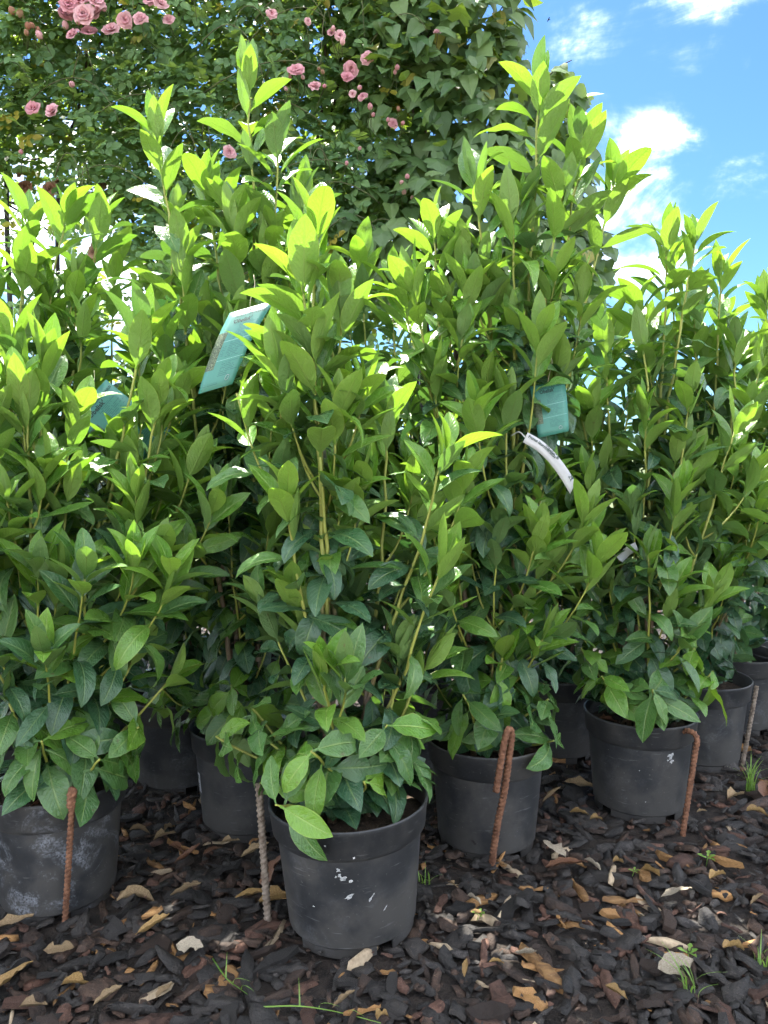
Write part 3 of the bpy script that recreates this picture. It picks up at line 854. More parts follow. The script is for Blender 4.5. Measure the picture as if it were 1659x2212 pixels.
# ------------------------------------------------------------------ unseen pale gravel added behind the viewer to bounce light onto the leaves
def added_bounce_gravel():
    V, Fc = [], []
    n = 40
    for i in range(n + 1):
        x = -8 + 16 * i / n
        V += [(x, -7.0, .006), (x, .62 + .03 * math.sin(x * 3.1) + .02 * math.sin(x * 7.7), .020)]
    for i in range(n): Fc.append((2 * i, 2 * i + 2, 2 * i + 3, 2 * i + 1))
    m = noisy_mat('bounce_gravel', (0.24, 0.22, 0.19), (0.38, 0.36, 0.32), 60, 0.9, 0.8, 0.01, (0.16, 0.15, 0.13))
    tag(obj('added_bounce_gravel', mesh('added_bounce_gravel', V, Fc, m)), kind='structure')
added_bounce_gravel()

# ------------------------------------------------------------------ marks and sticker on the pots
def pot_patch(parent, name, mat, ang, z, outline, lift=.0012, ps=1.0):
    """a thin patch that follows the pot wall; outline in metres (along the wall, up)"""
    V, Fc = [], []
    def rad(zz):
        return (.1140 + (.1285 - .1140) * (zz - .022) / .176 if zz < .198 else .1365 + (.1405 - .1365) * (zz - .2) / .044) + lift
    def P(a, b):
        zz = z + b; r = rad(zz) * POT_S * ps
        return (r * math.cos(ang + a / .125), r * math.sin(ang + a / .125), zz * POT_S)
    c = (sum(p[0] for p in outline) / len(outline), sum(p[1] for p in outline) / len(outline))
    V.append(P(*c))
    for p in outline: V.append(P(*p))
    n = len(outline)
    for k in range(n): Fc.append((0, 1 + k, 1 + (k + 1) % n))
    return obj(name, mesh(name, V, Fc, mat), parent)
def splat(rr, r, el=1.0, sl=0.0):
    out = []
    for k in range(11):
        a = 2 * math.pi * k / 11; q = r * rr.uniform(.25, .95)
        x, y = q * math.cos(a) * el, q * math.sin(a)
        out.append((x * math.cos(sl) - y * math.sin(sl), x * math.sin(sl) + y * math.cos(sl)))
    return out
rr = random.Random(3)
for (a, z, r, el, sl) in [(-96, .178, .006, 1, 0), (-95, .168, .005, 1, .5), (-92.5, .163, .0065, 1.3, .2), (-98, .165, .003, 1, 0), (-87, .157, .004, 1.2, 1), (-88, .126, .005, 2.6, .45), (-72, .118, .003, 4.5, .9), (-118, .10, .002, 2, 0),
                          (-84, .206, .003, 1, 0), (-103, .228, .0025, 1, 0), (-60, .09, .0022, 4, .9)]:
    pot_patch(LA['B'], 'white_spatter', WHITE_MARK, R(a), z, splat(rr, r, el, sl), .0012, PS['B'])
for (a, z, r, el, sl) in [(-74, .178, .010, 1.6, .6), (-72, .164, .008, 1.3, .4), (-77, .168, .004, 1, 0), (-108, .14, .002, 1, 0), (-100, .06, .002, 1, 0)]:
    pot_patch(LA['D'], 'white_smear', WHITE_MARK, R(a), z, splat(rr, r, el, sl))
for (a, z, r, el, sl) in [(-112, .05, .006, 1.8, -.5), (-85, .13, .002, 1, 0)]:
    pot_patch(LA['C'], 'white_spatter', CH[3], R(a), z, splat(rr, r, el, sl))
stk = pot_patch(LA['G'], 'sticker', CARD, R(-152), .125, [(-.010, -.024), (.010, -.024), (.010, .024), (-.010, .024)])
pot_patch(stk, 'sticker_print', INK, R(-152), .138, [(-.005, -.005), (.005, -.005), (.005, .006), (-.005, .006)], .0016)
for k in range(3):
    pot_patch(stk, 'sticker_print', CH[3], R(-152), .122 - k * .006, [(-.006, -.001), (.005 - k * .002, -.001), (.005 - k * .002, .001), (-.006, .001)], .0016)

# ------------------------------------------------------------------ hanging labels
def teal_mat():
    m, t = new_mat('teal_label')
    uv = t.node('ShaderNodeUVMap').outputs[0]
    sp = t.node('ShaderNodeSeparateXYZ', {0: uv}); u, v = sp.outputs[0], sp.outputs[1]          # v: 0 top, 1 bottom
    base = t.mix(t.noise(uv, 3, 2).outputs[0], (0.047, 0.190, 0.152), (0.057, 0.215, 0.170))
    def box(a, b, c, d):
        k = t.math('MULTIPLY', t.math('GREATER_THAN', u, a), t.math('LESS_THAN', u, b))
        return t.math('MULTIPLY', k, t.math('MULTIPLY', t.math('GREATER_THAN', v, c), t.math('LESS_THAN', v, d)))
    rows = 46.0
    li = t.math('FLOOR', t.math('MULTIPLY', v, rows))
    wn = t.node('ShaderNodeTexWhiteNoise', {'Vector': t.node('ShaderNodeCombineXYZ', {0: t.math('FLOOR', t.math('MULTIPLY', u, 40.0)), 1: li}).outputs[0]}, noise_dimensions='2D').outputs['Value']
    wl = t.node('ShaderNodeTexWhiteNoise', {'W': li}, noise_dimensions='1D').outputs['Value']
    line = t.math('MULTIPLY', t.math('LESS_THAN', t.math('FRACT', t.math('MULTIPLY', v, rows)), 0.5), t.math('GREATER_THAN', wn, 0.13))
    line = t.math('MULTIPLY', line, t.math('LESS_THAN', u, t.math('ADD', 0.62, t.math('MULTIPLY', wl, 0.34))))
    area = t.math('MAXIMUM', box(.42, .97, .20, .42), t.math('MAXIMUM', box(.42, .95, .45, .64), t.math('MAXIMUM', box(.42, .92, .70, .86), t.math('MAXIMUM', box(.26, .36, .50, .62), box(.06, .5, .92, .95)))))
    txt = t.math('MULTIPLY', t.math('MULTIPLY', line, area), 0.62)
    c = t.mix(txt, base, (0.02, 0.10, 0.09))
    rule = t.math('MAXIMUM', box(.24, .97, .432, .438), box(.24, .97, .668, .673))
    c = t.mix(t.math('MULTIPLY', rule, .5), c, (0.4, 0.65, 0.6))
    pn = t.noise(t.vmath('MULTIPLY', uv, (30, 60, 1)).outputs[0], 1.0, 5, 0.7, .5).outputs[0]
    pic = t.ramp(pn, [(0.30, (0.01, 0.018, 0.01)), (0.48, (0.045, 0.07, 0.035)), (0.62, (0.16, 0.2, 0.10)), (0.75, (0.45, 0.46, 0.38))])
    c = t.mix(box(0.0, .23, .30, .76), c, pic)
    p = t.node('ShaderNodeBsdfPrincipled', {'Base Color': c, 'Roughness': 0.4})
    tr = t.node('ShaderNodeBsdfTranslucent', {'Color': c})
    finish(t, t.node('ShaderNodeMixShader', {0: 0.18, 1: p.outputs[0], 2: tr.outputs[0]}).outputs[0])
    return m
TEAL = teal_mat()
def sheet_mesh(fn, nrm, mats, ns=6, nt_=10, th=.0005):
    V, UV, Fc = [], [], []
    for layer in (0, 1):
        for j in range(nt_ + 1):
            for i in range(ns + 1):
                s, t = i / ns, j / nt_
                V.append(fn(s, t) + nrm * (0 if layer == 0 else -th)); UV.append((s, t))
    w = ns + 1; m = w * (nt_ + 1)
    for j in range(nt_):
        for i in range(ns):
            a = j * w + i
            Fc.append((a, a + w, a + w + 1, a + 1)); Fc.append((a + m, a + m + 1, a + m + w + 1, a + m + w))
    for j in range(nt_):
        a = j * w; Fc.append((a, a + m, a + m + w, a + w))
        a = j * w + ns; Fc.append((a, a + w, a + w + m, a + m))
    for i in range(ns):
        a = i; Fc.append((a, a + 1, a + 1 + m, a + m))
        a = nt_ * w + i; Fc.append((a, a + m, a + m + 1, a + 1))
    return mesh('label_sheet', V, Fc, mats, True, None, UV)
def text_on(fn, nrm, text, s0, t0, width, height_ratio, parent, name, mat, bold=0.0):
    """lay lettering on a sheet: fn(s,t) is the surface, the text runs along +s, its baseline at t0"""
    cu = bpy.data.curves.new('lettering', 'FONT'); cu.body = text; cu.size = 1.0; cu.offset = bold; cu.resolution_u = 2
    tmp = bpy.data.objects.new('lettering', cu)
    COL.objects.link(tmp)
    dg = bpy.context.evaluated_depsgraph_get()
    me = bpy.data.meshes.new_from_object(tmp.evaluated_get(dg))
    bpy.data.objects.remove(tmp)
    xs = [v.co.x for v in me.vertices]
    k = width / max(1e-6, max(xs))
    for v in me.vertices:
        p = fn(s0 + v.co.x * k, t0 - v.co.y * k * height_ratio) + nrm * .0008
        v.co = p
    me.materials.clear(); me.materials.append(mat)
    me.name = name
    return obj(name, me, parent)
def quad_label(poly, depths, bow, label, with_text=True, group=None, hook=None):
    tl, tr, br, bl = [at(u, v, d) for (u, v), d in zip(poly, depths)]
    origin = (tl + tr) * .5
    tl, tr, br, bl = [p - origin for p in (tl, tr, br, bl)]
    n = (bl - tl).cross(tr - tl).normalized()
    if n.y > 0: n = -n
    def fn(s, t):
        p = tl.lerp(tr, s).lerp(bl.lerp(br, s), t)
        return p + n * bow * math.sin(math.pi * min(1, max(0, t)))
    root = empty('plant_label', origin)
    tag(root, label, 'plant label', group)
    obj('sheet', sheet_mesh(fn, n, TEAL), root)
    if with_text:
        hr = (tr - tl).length / (bl - tl).length
        text_on(fn, n, 'PRUNUS LAUROCERASUS', .22, .12, .74, hr * 1.3, root, 'lettering', INK, .012)
        text_on(fn, n, "'Obelisk'", .22, .20, .44, hr * 1.2, root, 'lettering', INK, .03)
        ring = [fn(.74 + .05 * math.cos(a), .90 + .03 * math.sin(a)) + n * .001 for a in [k * math.pi / 8 for k in range(17)]]
        Vr, Fr = tube_data(ring, [.0004] * 17, 4)
        obj('emblem', mesh('emblem', Vr, Fr, CARD), root)
    top = fn(.5, .045)
    holeV = [top + n * .001]; holeF = []
    e1 = (tr - tl).normalized(); e2 = (bl - tl).normalized()
    for k in range(10):
        a = k * math.pi / 5
        holeV.append(top + n * .001 + e1 * .0028 * math.cos(a) + e2 * .0028 * math.sin(a)); holeF.append((0, 1 + k, 1 + (k + 1) % 10))
    obj('eyelet', mesh('eyelet', holeV, holeF, INK), root)
    S = catmull([top + n * .002, top + Vector((.002, -.006, .02)), top + Vector((.010, 0, .05)), top + Vector((.006, .012, .075))], 5)
    Vs, Fs = tube_data(S, [.0008] * len(S), 5)
    obj('string', mesh('string', Vs, Fs, TWINE), root)
    return root
quad_label(LABEL_MAIN, (1.66, 1.66, 1.60, 1.60), .012, 'bright teal printed label hanging open to view beside a bare stem')
quad_label(LABEL_RIGHT, (1.80, 1.80, 1.78, 1.78), .008, 'shaded teal label hanging upright above the white strip tag')
quad_label(LABEL_LEFT, (1.85, 1.85, 1.80, 1.80), .010, 'teal label slanting down, mostly covered by glossy leaves')

def strip_tag(pts, width, depth, label, texts, pointed=True):
    """a bent plastic strip; pts is its centre line in full-picture pixels"""
    P = catmull([at(x / 1.8228, y / 1.8228, depth + .01 * k) for k, (x, y) in enumerate(pts)], 6)
    o = P[0].copy(); P = [p - o for p in P]
    n = Vector((0, -1, 0))
    T, _ = frames(P)
    L = len(P) - 1
    def fn(s, t):
        f = min(L - 1e-6, max(0, s * L)); i = int(f); f -= i
        p = P[i].lerp(P[i + 1], f); d = T[i].lerp(T[i + 1], f)
        w = Vector((d.z, 0, -d.x)).normalized()          # across the strip, facing the viewer
        if w.z > 0: w = -w
        return p + w * (t - .5) * width + (d * ((t - .5) * width * .75) if pointed and s > .9 else Vector((0, 0, 0)))
    root = empty('strip_tag', o)
    tag(root, label, 'plant tag')
    obj('strip', sheet_mesh(fn, n, CARD, 18, 3, .0006), root)
    ln = sum((P[i + 1] - P[i]).length for i in range(L))
    for (tx, s0, t0, w) in texts: text_on(fn, n, tx, s0, t0, w, ln / width, root, 'lettering', INK, .02)
    loop = catmull([P[0], P[0] + Vector((-.012, .01, .012)), P[0] + Vector((-.026, .03, .004))], 5)
    Vs, Fs = tube_data(loop, [.0016] * len(loop), 5)
    obj('tie', mesh('tie', Vs, Fs, CARD), root)
    return root
strip_tag([(2068, 1722), (2120, 1752), (2172, 1800), (2218, 1860), (2256, 1922)], .024, 1.69, 'long white strip tag curling down with black print',
          [('Prunus laurocerasus', .04, .40, .5), ("'Obelisk' \u00ae", .34, .26, .24), ('29,', .83, .34, .09)])
strip_tag([(1225, 1700), (1255, 1740), (1280, 1770), (1296, 1797)], .022, 1.56, 'small white tag end poking out beside a pale stem', [], False)
strip_tag([(2440, 2205), (2470, 2172), (2508, 2150)], .022, 1.93, 'blank white tag in the dark gap between two laurels', [], False)

# ------------------------------------------------------------------ steel bars
def rebar(label, pts, r=.0064, mat=RUST, name='rebar_stake'):
    pts = [Vector(p) for p in pts]
    o = pts[0].copy(); o.z = 0
    P0 = catmull([p - o for p in pts], 10)
    # resample finely so that the rolled ribs are real relief
    S = [0.0]
    for i in range(1, len(P0)): S.append(S[-1] + (P0[i] - P0[i - 1]).length)
    n = int(S[-1] / .0022)
    P = []; j = 0
    for i in range(n + 1):
        s = S[-1] * i / n
        while j < len(S) - 2 and S[j + 1] < s: j += 1
        P.append(P0[j].lerp(P0[j + 1], (s - S[j]) / max(1e-9, S[j + 1] - S[j])))
    step = S[-1] / n
    def rad(i, a):
        ph = (i * step / .0105 + abs(math.sin(a * .5)) * .9) % 1.0
        return r * (1.16 if ph < .40 else .90) * (1.05 if abs(math.sin(a)) < .2 else 1)
    V, Fc = tube_data(P, rad, 10)
    return tag(obj_at(name, mesh(name, V, Fc, mat), o), label, 'steel bar', 'rusty steel bars pinning the pots')
def obj_at(name, me, loc):
    o = obj(name, me); o.location = loc
    return o
def fu(x, y): return (x / 1.8228, y / 1.8228)
def bar_pts(base, ups):
    b = on_ground(*fu(*base)); out = [b - Vector((0, 0, .05)), b]
    for (x, y, dy) in ups: out.append(at(*fu(x, y), b.y + dy))
    return out
rebar('thin rusty bar with a short top hook before the chalk-stained pot', bar_pts((255, 3655), [(270, 3400, -.02), (283, 3180, -.04), (291, 3120, -.045), (284, 3108, -.045), (276, 3125, -.045), (274, 3180, -.045)]), .0056)
rebar('straight weathered grey-brown bar with a plain top', bar_pts((1056, 3645), [(1045, 3480, 0), (1032, 3280, .005), (1019, 3085, .01)]), .0070, RUSTGREY)
rebar('rusty bar folded sharply back down on itself', bar_pts((1934, 3428), [(1957, 3256, -.02), (1985, 3119, -.035), (2006, 2967, -.045), (2014, 2900, -.048), (2010, 2876, -.053), (1999, 2876, -.065), (1984, 2930, -.068), (1953, 3118, -.068)]), .0070)
rebar('rusty bar bent over the rim of a pot', bar_pts((2688, 3290), [(2712, 3130, 0), (2738, 2960, 0), (2745, 2915, .0), (2735, 2890, .012), (2712, 2878, .030), (2690, 2880, .05)]), .0064)
rebar('slim leaning bar between two pots in the shade', bar_pts((2922, 3018), [(2940, 2920, 0), (2964, 2790, .0), (2980, 2700, .01)]), .0062, RUSTGREY)

# ------------------------------------------------------------------ dry leaves on the bark
def dry_leaf_mesh(seed, mat, ratio, curl, fold, roll):
    rr = random.Random(seed)
    rows = 10; V, Fc = [], []
    px, pz, ang = 0, 0, .2
    tear = [rr.choice((1, 1, 1, .5, .3)) for _ in range(2)]; tp = [rr.uniform(.25, .8) for _ in range(2)]
    for i in range(rows):
        t = i / (rows - 1)
        ang -= curl / rows * rr.uniform(.1, 1.9)
        px += math.cos(ang) / rows; pz += math.sin(ang) / rows
        for s in (-1, -.5, 0, .5, 1):
            w = max(.012, ratio * .5 * math.sin(math.pi * t ** .9) ** .75 * rr.uniform(.80, 1.12))
            if abs(t - tp[s > 0]) < .14: w *= tear[s > 0]
            a = (roll * abs(s) + fold) * (1.0 if s < 0 else .55) 
            l = abs(s) * w
            V.append((px + rr.uniform(-.02, .02), math.copysign(l * math.cos(a), s) if s else 0, pz + l * math.sin(a) + rr.uniform(-.025, .025)))
    for i in range(rows - 1):
        for k in range(4):
            a = i * 5 + k; Fc.append((a, a + 5, a + 6, a + 1))
    me = mesh('dry_leaf', V, Fc, mat)
    return me
DM = {}
for mi in range(4):
    for q, (ra, cu, fo, ro) in enumerate([(.44, .3, .12, .3), (.55, .7, .1, .9), (.40, -.4, .35, .7), (.62, .2, .05, .2), (.5, 1.2, .3, 1.6)]):
        DM[(mi, q)] = dry_leaf_mesh(mi * 10 + q, DRY[mi], ra, cu, fo, ro)
CN = ['tan', 'brown', 'ochre', 'bleached']
SPOTS = [(2214, 3412, 1, 0, .115, 12, 'large rust-brown dry leaf lying by the pot with the folded bar'), (2190, 3352, 3, 0, .085, 120, 'silvery dry leaf under the large rust-brown one'), (2330, 3392, 3, 1, .05, -30, None), (2560, 3430, 2, 4, .075, 115, None),
         (2820, 3452, 2, 1, .06, 30, None), (2655, 3535, 3, 3, .078, 5, 'veined pinkish-white dry leaf lying flat on the bark'), (2275, 3205, 2, 1, .055, -15, None), (2345, 3225, 2, 4, .05, 20, None), (2175, 3160, 0, 2, .07, 0, None),
         (2270, 3085, 0, 0, .10, -20, None), (2890, 3135, 0, 1, .08, 30, None), (2975, 3195, 2, 4, .07, 10, None), (3012, 3125, 1, 0, .09, 60, None), (2645, 3815, 3, 3, .075, 10, 'cream torn dry leaf beneath the small grass tuft'),
         (2880, 3720, 2, 1, .06, 25, None), (525, 3520, 0, 4, .10, 42, 'long rolled tan leaf beside the chalk-stained pot'), (725, 3535, 0, 2, .085, -10, None), (985, 3532, 2, 0, .085, 8, None),
         (1085, 3470, 1, 0, .12, 70, 'upright reddish-brown dry leaf leaning on the front pot'), (1090, 3545, 2, 1, .10, 15, None), (600, 3680, 2, 2, .085, 10, None), (735, 3725, 3, 3, .06, -5, None), (220, 3735, 0, 3, .06, 10, None),
         (30, 3640, 0, 0, .09, 40, None), (15, 3890, 2, 0, .11, 60, 'big ochre dry leaf at the edge of the bed'), (640, 3300, 0, 1, .06, 30, None), (700, 3335, 1, 4, .07, -20, None), (735, 3395, 1, 2, .075, 15, None), (545, 3270, 0, 4, .06, 0, None),
         (1000, 3372, 0, 2, .08, 10, None), (1862, 3540, 3, 1, .04, -40, None), (1870, 3590, 2, 3, .025, 0, None), (2432, 3390, 2, 4, .045, 30, None), (1780, 3480, 0, 1, .03, -40, None), (1350, 3960, 0, 2, .05, 20, None),
         (2060, 3770, 3, 2, .055, -30, None), (1950, 3790, 2, 1, .03, 0, None), (830, 3350, 1, 0, .06, 50, None), (660, 3260, 0, 4, .05, 80, None), (2760, 3200, 0, 1, .03, 0, None), (1500, 3990, 2, 4, .05, 70, None), (420, 3950, 0, 2, .06, 20, None),
         (1830, 3830, 2, 2, .04, 80, None), (300, 3860, 2, 4, .07, 30, None), (640, 3900, 0, 0, .05, 70, None), (120, 3960, 0, 1, .05, 10, None), (2420, 3900, 2, 1, .045, -40, None), (2980, 3560, 0, 2, .04, 10, None), (900, 3320, 0, 1, .05, 10, None)]
rr = random.Random(21)
SHP = ['arched', 'cupped', 'folded', 'broad', 'rolled']
LANDMARKS = [('the chalk-stained pot', 300, 3600), ('the straight grey-brown bar', 1056, 3645), ('the front pot', 1391, 3760), ('the folded rusty bar', 1934, 3428), ('the large rust-brown leaf', 2214, 3412), ('the bar bent over a rim', 2688, 3290),
             ('the slim leaning bar', 2922, 3018), ('the largest grass tuft', 2955, 3115), ('the cream torn leaf', 2645, 3815), ('the pinkish-white veined leaf', 2655, 3535), ('the pot with the white sticker', 850, 3300), ('the lying grass stalk', 1180, 3962),
             ('the big ochre leaf', 15, 3890), ('the long rolled tan leaf', 525, 3520), ('the short grass stalk', 890, 3850), ('the two-leaved seedling', 2780, 3412), ('the white-smeared pot', 2400, 3220)]
for (x, y, mi, q, ln, rot, lab) in SPOTS:
    p = on_ground(*fu(x, y), .03)
    o = obj('dry_leaf', DM[(mi, q)])
    a = R(rot)
    o.matrix_basis = Matrix.Translation(p + Vector((-math.cos(a) * ln * .45, -math.sin(a) * ln * .45, 0))) @ Matrix.Rotation(a, 4, 'Z') @ Matrix.Rotation(rr.uniform(-.35, .35) - (.3 if lab and 'upright' in lab else 0), 4, 'X') @ Matrix.Rotation(rr.uniform(-.25, .15), 4, 'Y') @ Matrix.Diagonal((ln, ln, ln, 1))
    if lab: tag(o, lab, 'dry leaf', 'fallen dry leaves on the bark')
    else:
        near = min(LANDMARKS, key=lambda q: (on_ground(*fu(q[1], q[2])) - p).length)[0]
        size = 'tiny' if ln < .045 else 'small' if ln < .06 else 'fair-sized' if ln < .08 else 'long'
        tag(o, '%s %s %s dry leaf on the bark near %s' % (size, SHP[q], CN[mi], near), 'dry leaf', 'scattered %s dry leaves' % CN[mi])
def on_pot(key, dx, dy, mi, q, ln, rot, lab):
    o = obj('dry_leaf', DM[(mi, q)])
    o.matrix_basis = Matrix.Translation(POTS[key] + Vector((dx, dy, .236))) @ Matrix.Rotation(R(rot), 4, 'Z') @ Matrix.Diagonal((ln, ln, ln, 1))
    tag(o, lab, 'dry leaf', 'fallen dry leaves in the pots')
on_pot('B', -.125, -.02, 1, 4, .10, -25, 'brown dry leaf on the compost of the front pot')
on_pot('A', -.02, -.10, 1, 2, .09, 20, 'brown dry leaf on the compost of the chalk-stained pot')
on_pot('D', -.12, -.01, 1, 1, .07, 20, 'brown dry leaf on the compost under the hooked bar')

# ------------------------------------------------------------------ grass, seedlings
def blade(p0, d, ln, w, bend, seg=6):
    V, Fc = [], []
    side = Vector((-d.y, d.x, 0)).normalized()
    for i in range(seg + 1):
        t = i / seg
        p = p0 + Vector((d.x, d.y, 0)) * ln * (d.z * 0 + t * t * bend) + Vector((0, 0, 1)) * ln * (t - .35 * bend * t * t)
        ww = w * (1 - t) ** .6 + .0002
        V += [p - side * ww, p + side * ww]
        if i: a = 2 * i; Fc.append((a - 2, a - 1, a + 1, a))
    return V, Fc
def grass_tuft(x, y, n, h, label, seed):
    rr = random.Random(seed)
    b = on_ground(*fu(x, y), .01)
    root = empty('grass_tuft', b)
    tag(root, label, 'grass', 'grass tufts in the bark')
    for k in range(n):
        a = rr.uniform(0, 6.283)
        V, Fc = blade(Vector((rr.uniform(-.012, .012), rr.uniform(-.012, .012), 0)), Vector((math.cos(a), math.sin(a), 0)), h * rr.uniform(.5, 1.1), .0016, rr.uniform(.15, .9))
        obj('blade', mesh('blade', V, Fc, GRASS, True, None, None, [rr.random()] * len(V)), root)
grass_tuft(2955, 3115, 26, .115, 'largest tuft of fresh grass, near the slim leaning bar', 1)
grass_tuft(2715, 3910, 11, .075, 'small grass tuft beside the cream torn leaf', 2)
grass_tuft(1672, 3480, 8, .055, 'tiny grass tuft beside the front pot', 3)
grass_tuft(3005, 3800, 9, .06, 'small grass tuft in the open bark away from any leaf', 4)
def stalk(pts, label):
    P = catmull([on_ground(*fu(x, y), .028 + .012 * math.sin(k * 2.1)) for k, (x, y) in enumerate(pts)], 8)
    o = P[0].copy(); P = [p - o for p in P]
    root = empty('grass_stalk', o); tag(root, label, 'grass', 'loose grass stalks on the bark')
    V, Fc = tube_data(P, [.0014 - .0008 * i / len(P) for i in range(len(P))], 5)
    obj('culm', mesh('culm', V, Fc, GRASS, True, None, None, [.8] * len(V)), root)
    for k in (len(P) // 3, len(P) // 2, 3 * len(P) // 4):
        V, Fc = blade(P[k], Vector((math.cos(k), math.sin(k), 0)), .035, .0013, 1.2)
        obj('blade', mesh('blade', V, Fc, GRASS, True, None, None, [.5] * len(V)), root)
stalk([(1020, 3965), (1180, 3962), (1330, 3985), (1500, 4028)], 'pale grass stalk lying on the bark before the front pot')
stalk([(838, 3775), (890, 3850), (940, 3890), (975, 3915)], 'short green grass stalk lying between the two front pots')
def seedling(x, y, sc, label, n=4, z=.012):
    b = on_ground(*fu(x, y), z)
    root = empty('seedling', b); tag(root, label, 'seedling', 'weed seedlings in the bark')
    V, Fc = tube_data([Vector((0, 0, 0)), Vector((.002, 0, sc * .5)), Vector((.003, 0, sc))], [.0009, .0008, .0006], 5)
    obj('stem', mesh('stem', V, Fc, GRASS, True, None, None, [.4] * len(V)), root)
    for k in range(n):
        o = obj('leaf', DM_GREEN, root)
        o.matrix_basis = Matrix.Translation((.003, 0, sc * (.75 + .08 * k))) @ Matrix.Rotation(k * 2.3 + .4, 4, 'Z') @ Matrix.Rotation(-.25, 4, 'Y') @ Matrix.Diagonal((sc * 1.1, sc * 1.1, sc * 1.1, 1))
DM_GREEN = dry_leaf_mesh(99, GRASS, .5, .3, .2, .2)
seedling(2780, 3412, .022, 'two-leaved bright green seedling between ochre dry leaves')
seedling(2705, 3790, .02, 'pale green seedling sprouting over the cream torn leaf')
seedling(1878, 3625, .014, 'tiny feathery green seedling near a yellow petal', 6)
seedling(2490, 3450, .012, 'minute mossy seedling by the large rust-brown leaf', 6)
seedling(690, 2760, .04, 'small weed growing in the pot in the gap behind the chalk-stained one', 6, .225)

# ------------------------------------------------------------------ background: climbing rose
def leaflet_arrays(kind):
    """flat little leaf as numpy (unit length along +X, +Z up)"""
    if kind == 'rose':
        out = [(0, 0), (.16, .25), (.45, .36), (.78, .25), (1.0, 0), (.78, -.25), (.45, -.36), (.16, -.25)]
        V = [(x, y, abs(y) * .35 - .10 * x * x) for x, y in out] + [(.45, 0, -.02)]
        T = [(k, (k + 1) % 8, 8) for k in range(8)]
    elif kind == 'ivy':
        out = [(0, 0), (-.16, .24), (-.02, .46), (.22, .36), (.36, .50), (.52, .28), (.98, 0), (.52, -.28), (.36, -.50), (.22, -.36), (-.02, -.46), (-.16, -.24)]
        V = [(x, y, -abs(y) * .28 - .22 * max(0, x) ** 2) for x, y in out] + [(.3, 0, .03)]
        T = [(k, (k + 1) % 12, 12) for k in range(12)]
    elif kind == 'ivy_adult':
        out = [(0, 0), (.02, .26), (.22, .37), (.5, .29), (1.0, 0), (.5, -.29), (.22, -.37), (.02, -.26)]
        V = [(x, y, abs(y) * .30 - .20 * x * x) for x, y in out] + [(.35, 0, -.02)]
        T = [(k, (k + 1) % 8, 8) for k in range(8)]
    # upper side towards +Z
    T = [(a, c, b) if np.cross(np.array(V[b][:2]) - np.array(V[a][:2]), np.array(V[c][:2]) - np.array(V[a][:2])) < 0 else (a, b, c) for a, b, c in T]
    return np.array(V, dtype=float), np.array(T)
def compose(parts):
    VV, TT = [], []; b = 0
    for V, T, M in parts:
        M = np.array(M); VV.append(V @ M[:3, :3].T + M[:3, 3]); TT.append(T + b); b += len(V)
    return np.concatenate(VV), np.concatenate(TT)
RL = leaflet_arrays('rose')
def rose_leaf_var(seed):
    rr = random.Random(seed)
    parts = []
    for (x, a, s) in [(.62, 0, .46), (.45, 62, .40), (.45, -62, .40), (.2, 68, .34), (.2, -68, .34)]:
        parts.append((*RL, Matrix.Translation((x, 0, -.1 * x * x)) @ Matrix.Rotation(R(a + rr.uniform(-12, 12)), 4, 'Z') @ Matrix.Rotation(rr.uniform(-.3, .3), 4, 'X') @ Matrix.Rotation(rr.uniform(-.15, .3), 4, 'Y') @ Matrix.Diagonal((s, s, s, 1))))
    ra = np.array([(0, -.012, 0), (0, .012, 0), (.62, 0, -.04)]); parts.append((ra, np.array([(0, 2, 1)]), Matrix.Identity(4)))
    return compose(parts)
ROSE_VARS = [rose_leaf_var(k) for k in range(5)]
IVY_VARS = [leaflet_arrays('ivy'), leaflet_arrays('ivy_adult'), leaflet_arrays('ivy_adult')]
def scatter_foliage(places, variants, mat, root, leafname, n_single, stuffname):
    """places: (pos, x_dir, normal, size). The ones nearest the viewer are single leaves, the rest one mass."""
    rr = random.Random(len(places))
    places = sorted(places, key=lambda q: q[0].y)
    shared = [mesh(leafname, v[0], [tuple(f) for f in v[1].tolist()], mat, False, None, None, [.0] * len(v[0])) for v in variants]
    VV, TT, AA = [], [], []; b = 0
    for i, (p, d, n, s) in enumerate(places):
        d = d.normalized(); sd = n.cross(d)
        if sd.length < 1e-4: continue
        sd.normalize(); n2 = d.cross(sd)
        k = rr.randrange(len(variants))
        M = Matrix(((d.x * s, sd.x * s, n2.x * s, p.x), (d.y * s, sd.y * s, n2.y * s, p.y), (d.z * s, sd.z * s, n2.z * s, p.z), (0, 0, 0, 1)))
        if i < n_single:
            o = obj(leafname, shared[k], root); o.matrix_basis = M
        else:
            V, T = variants[k]; m = np.array(M)
            VV.append(V @ m[:3, :3].T + m[:3, 3]); TT.append(T + b); b += len(V); AA.append(np.full(len(V), rr.random()))
    if VV:
        o = obj(stuffname, big_mesh(stuffname, np.concatenate(VV), np.concatenate(TT), mat, None, False, None, np.concatenate(AA)), root)
        tag(o, kind='stuff')

